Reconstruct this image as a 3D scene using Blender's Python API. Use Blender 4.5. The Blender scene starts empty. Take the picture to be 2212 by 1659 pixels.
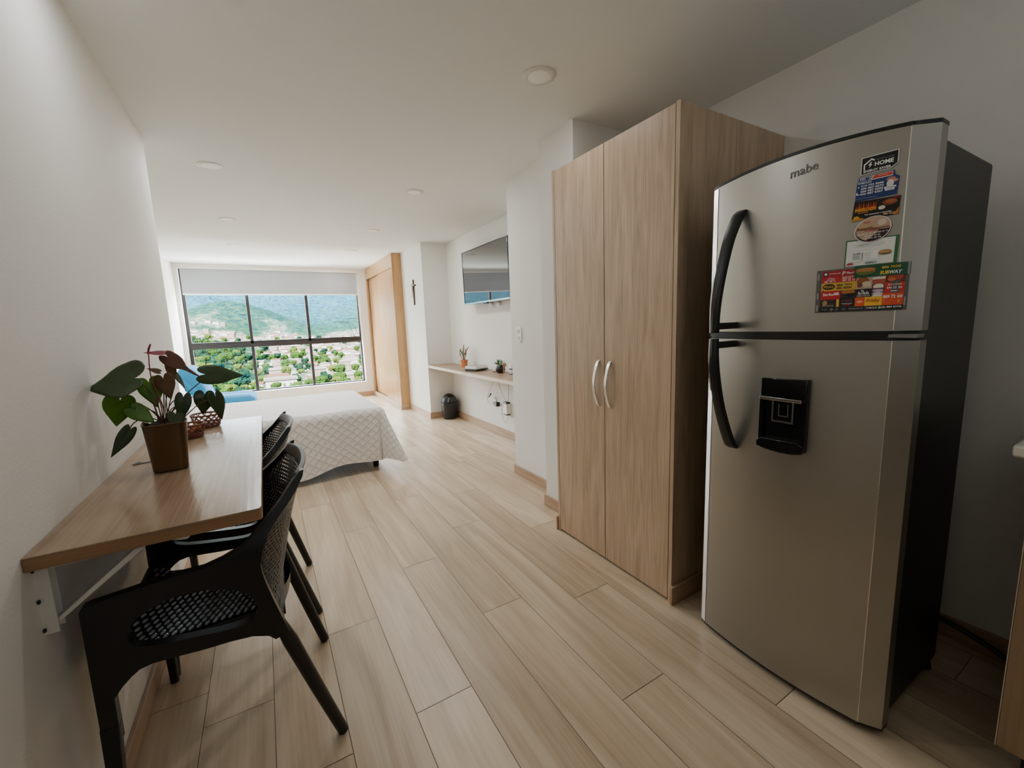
import bpy, bmesh, math, random
from mathutils import Vector, Matrix, noise
from mathutils.geometry import tessellate_polygon
random.seed(7)
PI = math.pi
sc = bpy.context.scene
COL = sc.collection
sin, cos = math.sin, math.cos

# ------------------------------------------------------------------ materials
def new_mat(name):
    m = bpy.data.materials.new(name); m.use_nodes = True
    nt = m.node_tree; b = nt.nodes['Principled BSDF']
    return m, nt, b
def N(nt, typ, **kw):
    n = nt.nodes.new(typ)
    for k, v in kw.items():
        if k.startswith('i_'):
            key = k[2:]; key = int(key) if key.isdigit() else key.replace('_', ' ')
            n.inputs[key].default_value = v
        else: setattr(n, k, v)
    return n
def L(nt, a, b): nt.links.new(a, b)
def srgb(r, g, b):
    f = lambda c: (c/255/12.92) if c/255 <= 0.04045 else ((c/255+0.055)/1.055)**2.4
    return (f(r), f(g), f(b), 1)
def plain(name, col, rough=.5, metal=0, spec=.5, var=.06, scale=8, bump=0, bscale=60, trans=0, sub=0):
    """procedural material: base colour gently varied by noise, optional bump"""
    m, nt, b = new_mat(name)
    tc = N(nt, 'ShaderNodeTexCoord')
    nz = N(nt, 'ShaderNodeTexNoise', i_Scale=scale, i_Detail=4.0)
    L(nt, tc.outputs['Object'], nz.inputs['Vector'])
    mx = N(nt, 'ShaderNodeMix', data_type='RGBA')
    c = col if len(col) == 4 else (*col, 1)
    mx.inputs[6].default_value = tuple(min(1, x*(1-var)) for x in c[:3])+(1,)
    mx.inputs[7].default_value = tuple(min(1, x*(1+var)) for x in c[:3])+(1,)
    L(nt, nz.outputs['Fac'], mx.inputs[0]); L(nt, mx.outputs[2], b.inputs['Base Color'])
    b.inputs['Roughness'].default_value = rough; b.inputs['Metallic'].default_value = metal
    b.inputs['Specular IOR Level'].default_value = spec
    if trans: b.inputs['Transmission Weight'].default_value = trans
    if bump:
        n2 = N(nt, 'ShaderNodeTexNoise', i_Scale=bscale, i_Detail=3.0)
        L(nt, tc.outputs['Object'], n2.inputs['Vector'])
        bp = N(nt, 'ShaderNodeBump', i_Strength=bump, i_Distance=.004)
        L(nt, n2.outputs['Fac'], bp.inputs['Height']); L(nt, bp.outputs['Normal'], b.inputs['Normal'])
    return m
def wood(name, light, dark, axis=2, rough=.45, scale=1.0, attr=False, bump=.05, contrast=1.0, fine=.34, broad=.62):
    m, nt, b = new_mat(name)
    tc = N(nt, 'ShaderNodeTexCoord')
    vec = tc.outputs['Object']
    if attr:
        at = N(nt, 'ShaderNodeAttribute', attribute_name='seed')
        ad = N(nt, 'ShaderNodeVectorMath', operation='ADD'); L(nt, vec, ad.inputs[0]); L(nt, at.outputs['Color'], ad.inputs[1]); 
        sc2 = N(nt, 'ShaderNodeVectorMath', operation='SCALE'); L(nt, at.outputs['Color'], sc2.inputs[0]); sc2.inputs['Scale'].default_value = 37
        L(nt, sc2.outputs[0], ad.inputs[1]); vec = ad.outputs[0]
    s1 = [9*scale]*3; s1[axis] = .9*scale
    s2 = [110*scale]*3; s2[axis] = 2.2*scale
    mp1 = N(nt, 'ShaderNodeMapping'); mp1.inputs['Scale'].default_value = s1; L(nt, vec, mp1.inputs[0])
    mp2 = N(nt, 'ShaderNodeMapping'); mp2.inputs['Scale'].default_value = s2; L(nt, vec, mp2.inputs[0])
    n1 = N(nt, 'ShaderNodeTexNoise', i_Scale=1.0, i_Detail=5.0, i_Distortion=1.4); L(nt, mp1.outputs[0], n1.inputs['Vector'])
    n2 = N(nt, 'ShaderNodeTexNoise', i_Scale=1.0, i_Detail=3.0); L(nt, mp2.outputs[0], n2.inputs['Vector'])
    r1 = N(nt, 'ShaderNodeMapRange'); r1.inputs[1].default_value = .35; r1.inputs[2].default_value = .68; L(nt, n1.outputs['Fac'], r1.inputs[0])
    r2 = N(nt, 'ShaderNodeMapRange'); r2.inputs[1].default_value = .35; r2.inputs[2].default_value = .7; L(nt, n2.outputs['Fac'], r2.inputs[0])
    ml = N(nt, 'ShaderNodeMath', operation='MULTIPLY'); L(nt, r1.outputs[0], ml.inputs[0]); ml.inputs[1].default_value = broad*contrast
    m2 = N(nt, 'ShaderNodeMath', operation='MULTIPLY_ADD'); L(nt, r2.outputs[0], m2.inputs[0]); m2.inputs[1].default_value = fine*contrast; L(nt, ml.outputs[0], m2.inputs[2])
    mx = N(nt, 'ShaderNodeMix', data_type='RGBA'); mx.inputs[6].default_value = light; mx.inputs[7].default_value = dark
    L(nt, m2.outputs[0], mx.inputs[0]); out = mx.outputs[2]
    if attr:
        hsv = N(nt, 'ShaderNodeHueSaturation')
        sp = N(nt, 'ShaderNodeSeparateColor'); L(nt, at.outputs['Color'], sp.inputs[0])
        rr = N(nt, 'ShaderNodeMapRange'); rr.inputs[3].default_value = .9; rr.inputs[4].default_value = 1.1; L(nt, sp.outputs[0], rr.inputs[0])
        L(nt, rr.outputs[0], hsv.inputs['Value']); L(nt, out, hsv.inputs['Color']); out = hsv.outputs[0]
    L(nt, out, b.inputs['Base Color'])
    b.inputs['Roughness'].default_value = rough
    bp = N(nt, 'ShaderNodeBump', i_Strength=bump*4, i_Distance=.001); L(nt, n2.outputs['Fac'], bp.inputs['Height']); L(nt, bp.outputs['Normal'], b.inputs['Normal'])
    return m

M = {}
M['wall'] = plain('wall_paint', srgb(228, 226, 220), .75, var=.015, bump=.12, bscale=120, spec=.3)
M['ceil'] = plain('ceiling_paint', srgb(226, 228, 225), .85, var=.01, spec=.2)
M['backwall'] = plain('wall_grey_cuts_bounce', srgb(120, 116, 110), .8)  # unseen wall, greyed to cut light bounced into the room
M['floor'] = wood('floor_oak', srgb(216, 196, 168), srgb(174, 149, 119), axis=1, rough=.34, attr=True, scale=.85, fine=.27, broad=.75)
M['groove'] = plain('floor_groove', srgb(128, 108, 86), .8)
M['base'] = wood('baseboard_oak', srgb(196, 168, 142), srgb(158, 128, 100), axis=1, rough=.5)
M['basez'] = wood('plinth_oak', srgb(190, 160, 130), srgb(150, 120, 90), axis=0, rough=.5)
M['ward'] = wood('wardrobe_oak', srgb(210, 184, 156), srgb(160, 134, 107), axis=2, rough=.42, scale=2.1, fine=.45, broad=.5)
M['closet'] = wood('closet_oak', srgb(186, 146, 98), srgb(148, 108, 66), axis=2, rough=.3, scale=1.1)
M['table'] = wood('table_oak', srgb(168, 142, 116), srgb(120, 95, 72), axis=1, rough=.2, bump=.10)
M['tedge'] = wood('table_edge_oak', srgb(160, 124, 90), srgb(116, 84, 56), axis=0, rough=.5)
M['shelf'] = wood('shelf_oak', srgb(168, 140, 114), srgb(130, 104, 80), axis=1, rough=.45)
M['shelfedge'] = wood('shelf_edge', srgb(222, 208, 194), srgb(202, 186, 168), axis=1, rough=.5)
M['white'] = plain('white_plastic', srgb(236, 234, 230), .35)
M['whitemetal'] = plain('white_metal', srgb(214, 212, 206), .4, bump=.02)
M['lens'] = plain('lamp_diffuser', srgb(244, 242, 238), .3)
M['ring'] = plain('lamp_ring', srgb(212, 210, 203), .3)
M['blind'] = plain('blind_fabric', srgb(164, 170, 174), .8, var=.02, bump=.1, bscale=400)
M['alu'] = plain('window_frame_dark', srgb(40, 37, 36), .45, metal=.2, var=.1)
M['black'] = plain('black_plastic', (.005, .005, .0055), .38, var=.1)
M['blackgloss'] = plain('black_gloss', (.008, .008, .009), .12, var=.05)
M['fblack'] = plain('fridge_side_black', (.016, .018, .016), .42, bump=.1, bscale=300)
M['rubber'] = plain('black_rubber', (.01, .01, .01), .7)
M['silver'] = plain('silver_trim', (.78, .77, .74), .18, metal=1, var=.03)
M['nickel'] = plain('brushed_nickel', (.80, .77, .72), .28, metal=1, var=.03)
M['dark'] = plain('dark_gap', (.02, .016, .014), .8)
M['grey'] = plain('grey_plastic', srgb(120, 118, 114), .45)
M['screw'] = plain('dark_screw', (.03, .03, .035), .4, metal=.6)
M['soil'] = plain('soil', (.035, .02, .012), .95, bump=.6, bscale=90, var=.4, scale=60)
M['pot'] = plain('bronze_pot', srgb(92, 68, 40), .33, metal=.35, var=.08)
M['terra'] = plain('terracotta', srgb(206, 128, 78), .55, var=.1)
M['leafd'] = plain('leaf_dark', (.055, .088, .030), .3, var=.35, scale=30, spec=.5)
M['leafg'] = plain('leaf_green', (.11, .25, .02), .35, var=.35, scale=30)
M['leafb'] = plain('leaf_brown', (.16, .085, .03), .45, var=.3, scale=35)
M['spathe'] = plain('spathe_pink_brown', (.15, .06, .035), .4, var=.25, scale=30)
M['spred'] = plain('spathe_red', (.22, .012, .028), .35, var=.2)
M['stem'] = plain('plant_stem', (.10, .055, .03), .5, var=.3, scale=40)
for k_ in ('leafd', 'leafg', 'leafb', 'spathe'):
    nt_ = M[k_].node_tree; pb_ = nt_.nodes['Principled BSDF']; mx_ = [n for n in nt_.nodes if n.type == 'MIX'][0]
    tl_ = N(nt_, 'ShaderNodeBsdfTranslucent'); L(nt_, mx_.outputs[2], tl_.inputs[0]); ad_ = N(nt_, 'ShaderNodeMixShader', i_0=.35)
    L(nt_, pb_.outputs[0], ad_.inputs[1]); L(nt_, tl_.outputs[0], ad_.inputs[2]); L(nt_, ad_.outputs[0], nt_.nodes['Material Output'].inputs[0])
M['cream'] = plain('cream_paper', srgb(230, 226, 214), .5)
M['wicker'] = plain('wicker', srgb(112, 62, 42), .5, var=.35, scale=60, bump=.2, bscale=200)
M['onion'] = plain('onion_skin', srgb(176, 108, 74), .4, var=.25, scale=50)
M['redcloth'] = plain('red_skin', srgb(150, 34, 44), .45, var=.2)
M['blue'] = plain('blue_fabric', srgb(38, 140, 192), .9, var=.06, bump=.2, bscale=300)
M['sheet'] = plain('white_linen', srgb(232, 230, 232), .85, var=.02, bump=.25, bscale=30)
M['succ'] = plain('succulent', (.09, .15, .05), .5, var=.4, scale=50)
M['succr'] = plain('succulent_tips', (.25, .10, .06), .5, var=.3, scale=50)
M['curl'] = plain('tan_ornament', srgb(150, 112, 66), .5, var=.2)
M['cross'] = plain('dark_wood', srgb(70, 44, 34), .5, var=.2)
M['pewter'] = plain('pewter', (.52, .47, .46), .35, metal=.7, var=.1)
M['counter'] = plain('counter_stone', srgb(218, 214, 204), .35, var=.08, scale=60)
M['kitch'] = wood('kitchen_oak', srgb(160, 132, 104), srgb(126, 100, 74), axis=2, rough=.5)
M['edgeband'] = plain('edge_band', srgb(190, 176, 158), .4)
M['bin'] = plain('bin_black', (.010, .010, .0095), .35, bump=.3, bscale=260, var=.1)
M['glassdark'] = plain('tv_screen', (.045, .045, .05), .015, var=.02, spec=.5)
b_ = M['glassdark'].node_tree.nodes['Principled BSDF']; b_.inputs['IOR'].default_value = 1.75
# fridge steel: satin metal, faint vertical brushing
def steel():
    m, nt, b = new_mat('fridge_steel')
    tc = N(nt, 'ShaderNodeTexCoord'); mp = N(nt, 'ShaderNodeMapping'); mp.inputs['Scale'].default_value = (500, 500, 60); L(nt, tc.outputs['Object'], mp.inputs[0])
    nz = N(nt, 'ShaderNodeTexNoise', i_Scale=1.0, i_Detail=2.0); L(nt, mp.outputs[0], nz.inputs['Vector'])
    rr = N(nt, 'ShaderNodeMapRange'); rr.inputs[3].default_value = .30; rr.inputs[4].default_value = .40; L(nt, nz.outputs['Fac'], rr.inputs[0]); L(nt, rr.outputs[0], b.inputs['Roughness'])
    b.inputs['Base Color'].default_value = (.40, .385, .345, 1); b.inputs['Metallic'].default_value = .92
    bp = N(nt, 'ShaderNodeBump', i_Strength=.05, i_Distance=.001); L(nt, nz.outputs['Fac'], bp.inputs['Height']); L(nt, bp.outputs['Normal'], b.inputs['Normal'])
    return m
M['steel'] = steel()
M['glintsteel'] = plain('steel_painted_glint', (.95, .96, .97), .22, metal=1, var=.02)
# woven plastic: dark staggered dots / perforation from the UV map (metres)
def weave(name, col, hole=True):
    m, nt, b = new_mat(name)
    uv = N(nt, 'ShaderNodeUVMap'); mp = N(nt, 'ShaderNodeMapping'); mp.inputs['Scale'].default_value = (72, 72, 1); L(nt, uv.outputs[0], mp.inputs[0])
    bk = N(nt, 'ShaderNodeTexBrick', i_Scale=1.0); bk.offset = .5
    bk.inputs['Color1'].default_value = (1, 1, 1, 1); bk.inputs['Color2'].default_value = (1, 1, 1, 1); bk.inputs['Mortar'].default_value = (0, 0, 0, 1)
    bk.inputs['Mortar Size'].default_value = .27; bk.inputs['Mortar Smooth'].default_value = .5; bk.inputs['Brick Width'].default_value = 1.0; bk.inputs['Row Height'].default_value = .9
    L(nt, mp.outputs[0], bk.inputs['Vector'])
    b.inputs['Base Color'].default_value = (*col, 1); b.inputs['Roughness'].default_value = .38
    inv = N(nt, 'ShaderNodeMath', operation='SUBTRACT'); inv.inputs[0].default_value = 1; L(nt, bk.outputs['Color'], inv.inputs[1])
    bp = N(nt, 'ShaderNodeBump', i_Strength=.9, i_Distance=.004); L(nt, inv.outputs[0], bp.inputs['Height']); L(nt, bp.outputs['Normal'], b.inputs['Normal'])
    gt = N(nt, 'ShaderNodeMath', operation='GREATER_THAN'); gt.inputs[1].default_value = .72; L(nt, bk.outputs['Color'], gt.inputs[0])
    tr = N(nt, 'ShaderNodeBsdfTransparent'); ms = N(nt, 'ShaderNodeMixShader')
    L(nt, gt.outputs[0], ms.inputs[0]); L(nt, b.outputs[0], ms.inputs[1]); L(nt, tr.outputs[0], ms.inputs[2])
    L(nt, ms.outputs[0], nt.nodes['Material Output'].inputs[0])
    return m
M['weave'] = weave('woven_plastic', (.05, .047, .043))
# quilted bedspread, UV in metres
def quilt():
    m, nt, b = new_mat('quilted_bedspread')
    uv = N(nt, 'ShaderNodeUVMap'); sp = N(nt, 'ShaderNodeSeparateXYZ'); L(nt, uv.outputs[0], sp.inputs[0])
    def mth(op, a, bb=None, c=None):
        n = N(nt, 'ShaderNodeMath', operation=op)
        for i, v in enumerate((a, bb, c)):
            if v is None: continue
            if isinstance(v, (int, float)): n.inputs[i].default_value = v
            else: L(nt, v, n.inputs[i])
        return n.outputs[0]
    cu = mth('COSINE', mth('MULTIPLY', sp.outputs[0], 2*PI/.078))
    vv = mth('DIVIDE', sp.outputs[1], .034)
    e = mth('MULTIPLY', mth('SUBTRACT', vv, mth('MULTIPLY', cu, .44)), .5)
    o = mth('MULTIPLY', mth('SUBTRACT', mth('ADD', vv, mth('MULTIPLY', cu, .44)), 1), .5)
    de = mth('PINGPONG', e, .5); do = mth('PINGPONG', o, .5)
    d = mth('MINIMUM', de, do)
    h = mth('POWER', mth('MINIMUM', mth('MULTIPLY', d, 3.2), 1), .6)
    nz = N(nt, 'ShaderNodeTexNoise', i_Scale=9.0, i_Detail=3.0); L(nt, uv.outputs[0], nz.inputs['Vector'])
    hh = mth('ADD', h, mth('MULTIPLY', nz.outputs['Fac'], .9))
    bp = N(nt, 'ShaderNodeBump', i_Strength=.6, i_Distance=.006); L(nt, hh, bp.inputs['Height']); L(nt, bp.outputs['Normal'], b.inputs['Normal'])
    mx = N(nt, 'ShaderNodeMix', data_type='RGBA'); mx.inputs[6].default_value = srgb(222, 216, 212); mx.inputs[7].default_value = srgb(234, 229, 226)
    L(nt, h, mx.inputs[0]); L(nt, mx.outputs[2], b.inputs['Base Color'])
    b.inputs['Roughness'].default_value = .7; b.inputs['Sheen Weight'].default_value = .2
    return m
M['quilt'] = quilt()
def flat(name, rgb, rough=.4):
    if name not in M: M[name] = plain(name, srgb(*rgb), rough, var=.05, scale=40)
    return M[name]

# ------------------------------------------------------------------ mesh builder
WO = {}
class B:
    def __init__(s): s.v = []; s.f = []; s.m = []; s.uv = []
    def add(s, vs, fs, m=0, uvs=None):
        o = len(s.v); s.v += [tuple(v) for v in vs]
        for f in fs: s.f.append([i+o for i in f]); s.m.append(m)
        s.uv += uvs if uvs else [(0, 0)]*len(vs)
        return s
    def box(s, x0, x1, y0, y1, z0, z1, m=0):
        x0, x1 = sorted((x0, x1)); y0, y1 = sorted((y0, y1)); z0, z1 = sorted((z0, z1))
        v = [(x0,y0,z0),(x1,y0,z0),(x1,y1,z0),(x0,y1,z0),(x0,y0,z1),(x1,y0,z1),(x1,y1,z1),(x0,y1,z1)]
        return s.add(v, [(0,3,2,1),(4,5,6,7),(0,1,5,4),(1,2,6,5),(2,3,7,6),(3,0,4,7)], m)
    def prism(s, poly, a, b, axis='z', m=0, holes=()):
        def P(p, t): return {'z': (p[0], p[1], t), 'y': (p[0], t, p[1]), 'x': (t, p[0], p[1])}[axis]
        loops = [list(poly)]+[list(h) for h in holes]
        tris = tessellate_polygon([[Vector((*p, 0)) for p in l] for l in loops])
        flatp = [p for l in loops for p in l]; n = len(flatp)
        v = [P(p, a) for p in flatp]+[P(p, b) for p in flatp]
        f = [tuple(t) for t in tris]+[tuple(i+n for i in reversed(t)) for t in tris]
        o = 0
        for l in loops:
            k = len(l)
            for i in range(k): f.append((o+i, o+(i+1) % k, n+o+(i+1) % k, n+o+i))
            o += k
        return s.add(v, f, m)
    def tube(s, pts, r, n=10, m=0, cap=True, flat=1.0):
        pts = [Vector(p) for p in pts]; k = len(pts)
        rs = r if isinstance(r, (list, tuple)) else [r]*k
        v = []; f = []; up = None
        for i, p in enumerate(pts):
            d = (pts[min(i+1, k-1)]-pts[max(i-1, 0)])
            d = d.normalized() if d.length > 1e-9 else Vector((0, 0, 1))
            if up is None:
                up = Vector((0, 0, 1)) if abs(d.z) < .9 else Vector((1, 0, 0))
            a = d.cross(up)
            if a.length < 1e-5: a = d.cross(Vector((0, 1, 0)))
            a.normalize(); b = a.cross(d).normalized(); up = b
            for j in range(n):
                t = 2*PI*j/n; v.append(p+a*cos(t)*rs[i]+b*sin(t)*rs[i]*flat)
        for i in range(k-1):
            for j in range(n): f.append((i*n+j, i*n+(j+1) % n, (i+1)*n+(j+1) % n, (i+1)*n+j))
        if cap: f.append(tuple(reversed(range(n)))); f.append(tuple((k-1)*n+j for j in range(n)))
        return s.add(v, f, m)
    def lathe(s, prof, c, n=32, m=0, ax=(1, 1)):
        v = []; f = []; k = len(prof)
        for r, z in prof:
            for j in range(n):
                t = 2*PI*j/n; v.append((c[0]+r*cos(t)*ax[0], c[1]+r*sin(t)*ax[1], c[2]+z))
        for i in range(k-1):
            for j in range(n): f.append((i*n+j, i*n+(j+1) % n, (i+1)*n+(j+1) % n, (i+1)*n+j))
        f.append(tuple(reversed(range(n)))); f.append(tuple((k-1)*n+j for j in range(n)))
        return s.add(v, f, m)
    def grid(s, fn, nu, nv, m=0, uvfn=None, close=False):
        v = []; uvs = []; f = []
        for i in range(nu+1):
            for j in range(nv+1):
                v.append(fn(i/nu, j/nv)); uvs.append(uvfn(i/nu, j/nv) if uvfn else (i/nu, j/nv))
        for i in range(nu):
            for j in range(nv):
                a = i*(nv+1)+j; f.append((a, a+nv+1, a+nv+2, a+1))
        return s.add(v, f, m, uvs)
    def ball(s, c, r, n=12, m=0, rot=None):
        r = r if isinstance(r, (tuple, list)) else (r, r, r)
        v = []; f = []; k = n//2
        for i in range(k+1):
            ph = PI*i/k
            for j in range(n):
                t = 2*PI*j/n; q = Vector((r[0]*sin(ph)*cos(t), r[1]*sin(ph)*sin(t), r[2]*cos(ph)))
                if rot: q = rot @ q
                v.append((c[0]+q.x, c[1]+q.y, c[2]+q.z))
        for i in range(k):
            for j in range(n): f.append((i*n+j, (i+1)*n+j, (i+1)*n+(j+1) % n, i*n+(j+1) % n))
        return s.add(v, f, m)
    def obj(s, name, mats, parent=None, loc=None, bevel=0, smooth=35, solid=0, sub=0, weld=False, seg=2):
        wo = Vector(WO[parent]) if parent else Vector(loc if loc else (0, 0, 0))
        me = bpy.data.meshes.new(name)
        me.from_pydata([Vector(v)-wo for v in s.v], [], s.f)
        if not isinstance(mats, (list, tuple)): mats = [mats]
        for m in mats: me.materials.append(M[m] if isinstance(m, str) else m)
        me.polygons.foreach_set('material_index', s.m)
        if any(u != (0, 0) for u in s.uv):
            ul = me.uv_layers.new(name='UVMap')
            for l in me.loops: ul.data[l.index].uv = s.uv[l.vertex_index]
        bm = bmesh.new(); bm.from_mesh(me)
        if weld: bmesh.ops.remove_doubles(bm, verts=bm.verts, dist=1e-5)
        if not solid: bmesh.ops.recalc_face_normals(bm, faces=bm.faces)
        bm.to_mesh(me); bm.free()
        if smooth:
            me.polygons.foreach_set('use_smooth', [True]*len(me.polygons)); me.set_sharp_from_angle(angle=math.radians(smooth))
        me.update()
        o = bpy.data.objects.new(name, me); COL.objects.link(o)
        WO[o] = tuple(wo)
        if parent: o.parent = parent
        else: o.location = wo
        if solid: md = o.modifiers.new('solid', 'SOLIDIFY'); md.thickness = solid; md.offset = 0
        if sub: md = o.modifiers.new('sub', 'SUBSURF'); md.levels = sub; md.render_levels = sub
        if bevel:
            md = o.modifiers.new('bevel', 'BEVEL'); md.width = bevel; md.segments = seg; md.limit_method = 'ANGLE'; md.angle_limit = math.radians(40)
        return o
def tag(o, label, cat, group=None):
    o['label'] = label; o['category'] = cat
    if group: o['group'] = group
    return o
def thing(name, label, cat, loc, group=None):
    o = bpy.data.objects.new(name, None); COL.objects.link(o); o.location = loc; o.empty_display_size = .1
    WO[o] = tuple(loc); return tag(o, label, cat, group)
def struct(o): o['kind'] = 'structure'; return o
def copy_thing(root, loc, label, rotz=0, scale=None):
    r = root.copy(); COL.objects.link(r); r.location = loc; r.rotation_euler = (0, 0, rotz); r['label'] = label
    if scale: r.scale = scale
    for ch in list(root.children):
        c = ch.copy(); COL.objects.link(c); c.parent = r
        for g in list(ch.children):
            d = g.copy(); COL.objects.link(d); d.parent = c
    return r
def lerp(a, b, t): return a+(b-a)*t
def rrect(x0, x1, y0, y1, r, n=5):
    pts = []
    for cx, cy, a in ((x1-r, y1-r, 0), (x0+r, y1-r, 90), (x0+r, y0+r, 180), (x1-r, y0+r, 270)):
        for i in range(n+1): t = math.radians(a+90*i/n); pts.append((cx+r*cos(t), cy+r*sin(t)))
    return pts
def interp(tab, t):
    for (a, b), (c, d) in zip(tab, tab[1:]):
        if t <= c: return b+(d-b)*max(0, (t-a))/(c-a)
    return tab[-1][1]
def smooth_path(pts, n=8):
    """Catmull-Rom through pts"""
    P = [Vector(p) for p in pts]; P = [2*P[0]-P[1]]+P+[2*P[-1]-P[-2]]; out = []
    for i in range(1, len(P)-2):
        for k in range(n):
            t = k/n; a, b, c, d = P[i-1:i+3]
            out.append(.5*((2*b)+(c-a)*t+(2*a-5*b+4*c-d)*t*t+(3*b-a-3*c+d)*t**3))
    out.append(P[-2]); return out

# ------------------------------------------------------------------ camera
f_px = 908.15
sx = bpy.data.cameras.new('camera'); cam = bpy.data.objects.new('camera', sx); COL.objects.link(cam)
R = Vector((.8612, -.5071, -.0357)); 
yaw, pit, rol = .5279, -.1415, -.0360
F = Vector((sin(yaw)*cos(pit), cos(yaw)*cos(pit), sin(pit))); r0 = Vector((cos(yaw), -sin(yaw), 0)); u0 = r0.cross(F)
RR = r0*cos(rol)+u0*sin(rol); UU = u0*cos(rol)-r0*sin(rol)
mw = Matrix(((RR.x, UU.x, -F.x, 0), (RR.y, UU.y, -F.y, 0), (RR.z, UU.z, -F.z, 1.22), (0, 0, 0, 1)))
cam.matrix_world = mw
sx.sensor_width = 36; sx.lens = f_px/2212*36; sx.clip_start = .02; sx.clip_end = 20000
sc.camera = cam

# ------------------------------------------------------------------ room shell
C = 2.293; YB = -2.2; YW = 8.04
XL = -.452; XF = -1.05
# floor: every plank its own quad, grooves as gaps over a dark bed
fb = B(); seeds = []
off = {-1: .315, 0: 1.194, 1: .618, 2: .088, 3: .878, 4: -.05, 5: .607}
PL = 1.412
for k in range(-9, 12):
    x0 = .299+.195*k; x1 = x0+.195
    x0 = max(x0, -1.2); x1 = min(x1, 2.3)
    if x1 <= x0: continue
    o_ = off.get(k, random.random()*PL)
    j = -4
    while o_+j*PL < YW+.3:
        y0 = max(o_+j*PL, YB-.1); y1 = min(o_+(j+1)*PL, YW+.2); j += 1
        if y1 <= y0: continue
        g = .0012
        fb.add([(x0+g, y0+g, 0), (x1-g, y0+g, 0), (x1-g, y1-g, 0), (x0+g, y1-g, 0)], [(0, 1, 2, 3)], 0)
        c = (random.random(), random.random(), random.random(), 1); seeds += [c]*4
fb.add([(-1.3, YB-.2, -.0015), (2.4, YB-.2, -.0015), (2.4, YW+.3, -.0015), (-1.3, YW+.3, -.0015)], [(0, 1, 2, 3)], 1); seeds += [(0, 0, 0, 1)]*4
fb.box(-1.3, 2.4, YB-.2, YW+.3, -.2, -.01, 1); seeds += [(0, 0, 0, 1)]*8
fl = struct(fb.obj('floor', ['floor', 'groove'], smooth=0))
ca = fl.data.color_attributes.new('seed', 'FLOAT_COLOR', 'POINT')
for i, c in enumerate(seeds): ca.data[i].color = c
struct(B().box(-1.3, 2.4, YB-.2, YW+.3, C, C+.15).obj('ceiling', 'ceil', smooth=0))
def wl(name, *boxes):
    b = B()
    for x in boxes: b.box(*x)
    return struct(b.obj(name, 'wall', smooth=0))
wl('wall_left', (-.62, XL, YB, 3.1, 0, C))
wl('wall_left_bedroom', (XF-.15, XF, 2.95, YW+.2, 0, C))
wl('wall_left_return', (XF, -.62, 2.95, 3.1, 0, C))
wl('wall_right', (2.11, 2.3, YB, 1.90, 0, C))
wl('wall_right_pillar', (1.54, 2.3, 1.90, 2.23, 0, C))
wl('wall_right_column', (1.69, 2.3, 2.23, 2.88, 0, C))
wl('wall_right_niche', (2.19, 2.3, 2.88, 5.34, 0, C))
wl('wall_right_bedroom', (1.84, 2.3, 5.34, YW+.2, 0, C))
struct(B().box(-.62, 2.3, YB-.15, YB, 0, C).obj('wall_back', M['backwall'], smooth=0))
WX0, WX1, WZ0, WZ1 = -1.0, 1.57, .27, 2.25
wl('wall_window', (XF, 2.3, YW, YW+.2, 0, WZ0), (WX1, 1.84, YW, YW+.2, WZ0, C), (XF, WX0, YW, YW+.2, WZ0, C), (WX0, WX1, YW, YW+.2, WZ1, C))
def bbd(name, x0, x1, y0, y1, mt='base', h=.08):
    return struct(B().box(x0, x1, y0, y1, 0, h).obj(name, mt, bevel=.002))
t_ = .013
bbd('baseboard_left', XL, XL+t_, YB, 3.1)
bbd('baseboard_left_return', XF, XL+t_, 3.1, 3.1+t_, 'basez')
bbd('baseboard_left_bedroom', XF, XF+t_, 3.1+t_, YW)
bbd('baseboard_window', XF+t_, 1.70, YW-t_, YW, 'basez')
bbd('baseboard_pillar', 1.54-t_, 1.54, 1.926, 2.23+t_)
bbd('baseboard_column', 1.69-t_, 1.69, 2.23+t_, 2.88+t_)
bbd('baseboard_column_side', 1.69, 2.19, 2.88, 2.88+t_, 'basez')
bbd('baseboard_niche', 2.19-t_, 2.19, 2.88+t_, 5.34-t_)
bbd('baseboard_niche_side', 1.84, 2.19, 5.34-t_, 5.34, 'basez')
bbd('baseboard_right_bedroom', 1.84-t_, 1.84, 5.34-t_, 6.24)
bbd('baseboard_right', 2.11-t_, 2.11, YB, 1.09)
bbd('baseboard_back', XL+t_, 1.5, YB, YB+t_, 'basez')

# ---- window
win = thing('window_1', 'wide dark-framed window with six panes over the valley', 'window', (.28, YW+.12, WZ0)); win['kind'] = 'structure'
yf0, yf1 = YW+.10, YW+.16
fr = B()
fr.box(WX0, WX0+.045, yf0, yf1, WZ0, WZ1); fr.box(WX1-.03, WX1, yf0, yf1, WZ0, WZ1)
fr.box(WX0, WX1, yf0, yf1, WZ0, WZ0+.02); fr.box(WX0, WX1, yf0, yf1, WZ1-.04, WZ1)
fr.obj('frame', 'alu', win, bevel=.003)
B().box(WX0+.04, WX1-.03, yf0-.012, yf1+.01, 1.0, 1.055).box(WX0+.04, WX1-.03, yf0, yf1, 1.055, 1.10).obj('transom', 'alu', win, bevel=.003)
for xm in (-.158, .705):
    B().box(xm-.022, xm+.022, yf0, yf1, WZ0+.02, WZ1-.04).obj('mullion', 'alu', win, bevel=.003)
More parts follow.
